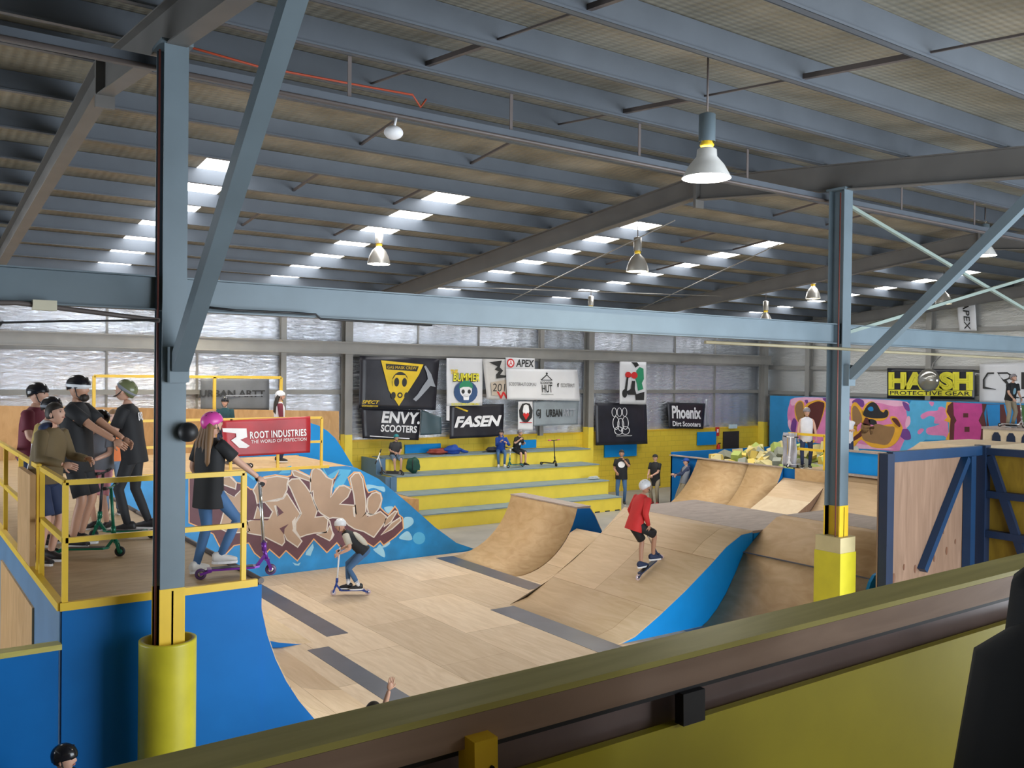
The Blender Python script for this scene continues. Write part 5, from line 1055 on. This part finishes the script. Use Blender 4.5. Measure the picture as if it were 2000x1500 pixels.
t = bag('backpack', 'dark green backpack on the step below the boy in teal helmet', Vector((13.15, 23.6, 1.56)), (.22, .15, .24), T_gn); wpart(MB().tube([(13.05, 23.45, 1.75), (13.0, 23.38, 1.6), (13.05, 23.45, 1.42)], .015, 6), 'strap', M_black, t); wpart(MB().box((13.05, 23.43, 1.42), (13.28, 23.46, 1.56)), 'pocket', T_gn, t)
for c, r, m, lab, nm in (((14.55, 24.5, 1.84), (.34, .2, .10), paint('brick_red_cloth', (.30, .05, .03), .7), 'crumpled dark red jacket on the top row', 'jacket'), ((14.05+1.0, 24.45, 1.88), (.30, .2, .14), T_bl, 'crumpled navy blue jacket beside the dark red one', 'jacket')):
    t = bag(nm, lab, Vector(c), r, m, 'jacket', .6); wpart(MB().tube([Vector(c)+Vector((.2, -.05, .02)), Vector(c)+Vector((.38, -.1, -.06)), Vector(c)+Vector((.5, -.12, -.07))], [.06, .05, .03], 8), 'sleeve', m, t)
t = bag('shoulder_bag', 'small dark bag lying alone in the middle of the top row', Vector((16.6, 24.45, 1.83)), (.24, .16, .09), T_dk, 'bag', .5); wpart(MB().tube([(16.5, 24.4, 1.86), (16.3, 24.35, 1.80), (16.15, 24.4, 1.77)], .012, 6), 'strap', M_black, t)
t = bag('plastic_bag', 'small crumpled pale plastic bag on the third step near its right end', Vector((PZ(1127, 930, .9).x, 22.6, .93)), (.20, .12, .05), paint('pale_plastic', (.45, .50, .52), .4), 'bag', .8)
# floor men
def stand(label, x, y, rz, h, **k): return person(label, (x, y, .0), rz, h, **k)
stand('man in black tee with round white print standing right of the bleachers', 20.42, 22.4, TOCAM-D(8), 1.86, shirt=T_bk, shirt_len=.08, bottom=T_dn, legs='slim', shoe=S_bk, hair=R_dk, skin=1, hands=((-.10, .22, 1.50), (.16, .26, 1.10)), extra=chestprint(K_wh, .22, .20, .34), fat=1.08)
stand('man in long black shirt, dark cap and khaki trousers by blue wall', 21.35, 21.75, TOCAM-D(35), 1.72, shirt=T_bk, shirt_len=.22, bottom=T_kh, shoe=S_rd, cap=T_bk, hair=R_dk, skin=0, hands=((-.05, .30, 1.02), (.12, .30, 1.0)))
stand('man in grey hooded jacket and blue cap leaning beside the curved ramp', 21.42, 20.62, LEFT+D(12), 1.70, hip=(0, -.10, .88), lean=-8, shirt=[T_gy, T_nv], sleeve='long', hood=T_nv, bottom=T_kh, shoe=S_bk, cap=T_bl, hair=R_dk, skin=0, feet=((-.12, .16, 0, 5), (.10, .20, 0, -5)), hands=((.10, .20, 1.12), (-.10, .22, 1.12)))
# platform people
g = PZ(1602, 914, 1.69); person('man in white singlet with patterned headband and dark jeans by the small yellow railing', (22.2, g.y+.25, 1.68), TOCAM-D(15), 1.78, shirt=T_wh, sleeve='none', shirt_len=.12, bottom=T_nv, legs='slim', shoe=S_bk, helmet=H_gy, skin=0, hands=((-.26, .16, .92), (.24, .10, .90)))
g2 = spot(1652, 799, 28.0, 1.68); person('person in white tee with folded arms just right of the right post', (22.9, 15.55, 1.68), TOCAM-D(20), 1.72, shirt=T_wh, shirt_len=.10, bottom=T_nv, shoe=S_bk, hair=R_br, skin=0, hands=((.10, .22, 1.15), (-.10, .24, 1.15)))
scooter('white kick scooter held upright by the man in the white singlet', (21.98, g.y+.42, 1.70), TOCAM-D(60), K_wh, K_wh, barh=.76)
g = PZ(1972, 836, 2.94); person('rider in black printed tee and brown trousers on the highest platform', (27.4, g.y*27.4/g.x, 2.935), TOCAM+D(10), 1.58, shirt=T_bk, bottom=T_kh, legs='long', shoe=S_bk, helmet=H_gy, skin=0, lean=12, hands=((-.12, .30, .85), (.16, .32, .85)), head=(0, -25), extra=chestprint(paint('print_blue', (.20, .38, .48), .6), .10, .22, .28), curl=1.0)
scooter('chrome kick scooter held by the rider on the highest platform', (27.2, g.y*27.4/g.x-.12, 2.94), TOCAM+D(40), paint('silver_metal', (.5, .5, .5), .3, .6), M_chrome, barh=.74)
# nearest kids on the floor
l, h = spot(122, 1441, 6.9, 0); person('kid in black helmet below the blue deck side at bottom left', l, RIGHT, h*.97, shirt=T_bk, bottom=T_nv, shoe=S_bk, helmet=H_bk, hair=R_dk, skin=0)
l, h = spot(727, 1362, 8.2, .02); person('kid with dark hair raising one arm beyond the timber rail', l, RIGHT+D(30), h*.98, shirt=T_bk, bottom=T_nv, shoe=S_bk, hair=R_dk, skin=1, hands=((-.20, .1, .75), (.16, .12, h*1.13)), curl=(.5, .25), epole=((-.6, -1, -.5), (.8, -.2, 0)))
# foam pit contents
mb = MB(); n = 18
vs = [(22.0+8.2*i/n, 15.1+6.2*j/n, 1.25+.5*math.exp(-((22+8.2*i/n-25.2)/2.2)**2-((15.1+6.2*j/n-18.6)/2.4)**2)+random.random()*.08) for j in range(n+1) for i in range(n+1)]
mb.add(vs, [(j*(n+1)+i, j*(n+1)+i+1, (j+1)*(n+1)+i+1, (j+1)*(n+1)+i) for j in range(n) for i in range(n)]); 
mb.add([(v[0], v[1], 1.06) for v in vs], [(j*(n+1)+i, (j+1)*(n+1)+i, (j+1)*(n+1)+i+1, j*(n+1)+i+1) for j in range(n) for i in range(n)])
F1 = paint('foam_cream', (.60, .52, .26), .85, 0, .1); F2 = paint('foam_lime', (.36, .44, .12), .85, 0, .1); F3 = paint('foam_grey', (.30, .32, .28), .85, 0, .1); F4 = paint('foam_yellow', (.70, .52, .12), .85, 0, .1)
tag(mb.build('foam_fill', F3), 'lower layer of foam offcuts filling the foam pit', 'foam', kind='stuff')
for k in range(90):
    if k < 60: x = random.uniform(22.05, 24.4); y = random.uniform(16.9, 20.4)
    else: x = random.uniform(24, 27.5); y = random.uniform(15.6, 20.5)
    z = 1.25+.5*math.exp(-((x-25.2)/2.2)**2-((y-18.6)/2.4)**2)+random.uniform(.05, .38); sz = [random.uniform(.10, .20) for _ in range(3)]
    M = Matrix.Translation((x, y, z)) @ Euler((random.random()*3, random.random()*3, random.random()*3)).to_matrix().to_4x4()
    mb = MB(); b = .2
    a, c, d = sz; pts = []
    for sx in (-1, 1):
        for sy in (-1, 1):
            for sz_ in (-1, 1): pts += [(sx*a*(1-b), sy*c, sz_*d), (sx*a, sy*c*(1-b), sz_*d), (sx*a, sy*c, sz_*d*(1-b))]
    bmx = bmesh.new(); 
    for p in pts: bmx.verts.new(M @ Vector(p))
    bmesh.ops.convex_hull(bmx, input=bmx.verts); bmx.verts.ensure_lookup_table(); bmx.verts.index_update()
    mb.add([v.co.copy() for v in bmx.verts], [[v.index for v in f.verts] for f in bmx.faces]); bmx.free()
    q = k % 5; m, cn = ((F1, 'cream'), (F1, 'cream'), (F4, 'yellow'), (F2, 'lime green'), (F3, 'grey'))[q]
    solo(mb, 'foam_block', m, 'rough %s foam block in the pile of the foam pit' % cn, 'foam block', 'foam blocks in the pit')
# cloth on the small railing, black bag, round mirror
a = PX(1534, 846, 21.9); mb = MB(); rows = 10; vs = []
for j in range(rows+1):
    for i in range(9):
        u = i/8; v = j/rows; vs.append((21.90-.05*math.sin(u*14+v*3), a.y+.05-.50*u*(1-.15*v)+.02*math.sin(v*9), 2.70-1.0*v))
mb.add(vs, [(j*9+i, j*9+i+1, (j+1)*9+i+1, (j+1)*9+i) for j in range(rows) for i in range(8)], 0, True); o = solo(mb, 'draped_cloth', paint('silver_cloth', (.42, .43, .50), .4, .1, .25, 3), 'silvery grey cloth draped over the small yellow railing', 'cloth'); sm = o.modifiers.new('thickness', 'SOLIDIFY'); sm.thickness = .02
solo(MB().prism([(22.6, 15.9, 1.69), (22.6, 15.15, 1.69), (22.6, 15.3, 2.15), (22.6, 15.6, 2.30), (22.6, 15.85, 2.1)], (.25, 0, 0)), 'black_bag', T_bk, 'black slumped bag standing behind the small yellow railing', 'bag')
a = PX(1813, 742, 30.2); t = thing('round_mirror', 'round grey convex mirror hanging in front of the yellow lettered banner', 'mirror', tuple(a))
Rm = Matrix.Rotation(D(-90), 4, 'Y') @ Matrix.Rotation(D(0), 4, 'X')
wpart(MB().lathe([(0, .14), (.15, .12), (.30, .06), (.40, 0), (.40, -.03), (0, -.03)], 28, Matrix.Translation(a) @ Rm), 'glass', paint('mirror_grey', (.32, .31, .28), .12, .6), t)
wpart(MB().tube([a+Vector((.03, 0, .1)), a+Vector((.3, 0, .6)), (31.1, a.y, a.z+.9)], .02, 6), 'bracket', M_girt, t)
# ================================================================== FOREGROUND RAIL AND NEAREST PERSON
rd = ray(3740, 672).normalized(); p0 = PZ(1300, 1264, 3.75); side_ = Vector((0, 0, 1)).cross(rd).normalized()
if side_.y < 0: side_ = -side_
upv = rd.cross(side_); upv = upv if upv.z > 0 else -upv
def RB(a, b, s0, s1, z0, z1):     # box along the rail direction: a..b along, s across (+ away), z up
    mb = MB(); vs = [p0+rd*x+side_*y+upv*z for x in (a, b) for y, z in ((s0, z0), (s1, z0), (s1, z1), (s0, z1))]
    return mb.add(vs, ((3,2,1,0),(4,5,6,7),(0,1,5,4),(1,2,6,5),(2,3,7,6),(3,0,4,7)))
t = thing('viewing_rail', 'timber topped viewing balcony rail crossing the foreground', 'railing', tuple(p0))
wpart(RB(-3, 3.2, -.052, .052, -.012, 0), 'top_face', M_timber, t)
wpart(RB(-3, 3.2, -.052, .052, -.068, -.0125), 'top_board', M_timber2, t)
wpart(RB(-3, 3.2, -.02, .03, -.092, -.068), 'steel_angle', M_black, t)
wpart(RB(-3, 3.2, .02, .06, -.19, -.092), 'lower_board', paint('dusky_board', (.19, .13, .12), .3, 0, .3, 3), t)
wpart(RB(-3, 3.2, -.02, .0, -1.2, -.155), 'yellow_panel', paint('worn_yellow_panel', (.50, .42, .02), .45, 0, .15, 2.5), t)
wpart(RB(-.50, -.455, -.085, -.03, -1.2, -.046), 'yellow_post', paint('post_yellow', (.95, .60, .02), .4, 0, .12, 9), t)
wpart(RB(-.40, -.21, -.035, -.02, -1.2, -.092), 'dark_board', M_timber2, t) if False else None
wpart(RB(.015, .075, -.035, -.01, -.155, -.090), 'black_stub', M_black, t)
for dx, dz in ((-.468, -.095), (-.488, -.108)):
    c = p0+rd*dx-side_*.0855+upv*dz
    wpart(MB().lathe([(0, 0), (.004, 0), (.004, .004)], 10, Matrix.Translation(c) @ Matrix.Rotation(D(90), 4, 'X')), 'screw_hole', M_black, t)
t = thing('viewing_platform', 'balcony floor and lower wall under the viewing rail', 'platform', (0, 0, 2.7))
wpart(MB().box((-3, -3.3, 2.6), (4.5, 1.2, 2.7)), 'floor_board', M_deck, t)
wpart(MB().box((4.4, -3.3, 2.7), (4.5, .3, 4.6)), 'added_shade_partition', M_plyd, t)  # unseen partition, added only to keep door light off the yellow panel
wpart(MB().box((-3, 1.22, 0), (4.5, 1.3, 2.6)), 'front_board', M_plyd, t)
# nearest person at the right edge, leaning on the rail
e = p0+rd*.80
person('person in black hooded jacket against the viewing rail at the right edge', (1.45, .57, 2.7), D(-70), 1.58, hip=(0, -.02, .84), lean=10, side=12, shirt=T_bk, sleeve='long', bottom=T_bk, legs='long', shoe=S_bk, hair=R_dk, skin=0, hands=((-.12, .34, 1.0), (.22, .36, 1.02)), epole=((-.05, -1, -.8), (.05, -1, -.8)), fat=1.4, head=(-40, -10), hood=T_bk,
    extra=lambda t, J: MB().lathe([(.022, -.004), (.026, -.004), (.026, .004), (.022, .004)], 16, Matrix.Translation(J['arms'][0][2]) @ Matrix.Rotation(D(60), 4, 'X')).build('wristband', M_chrome, t))
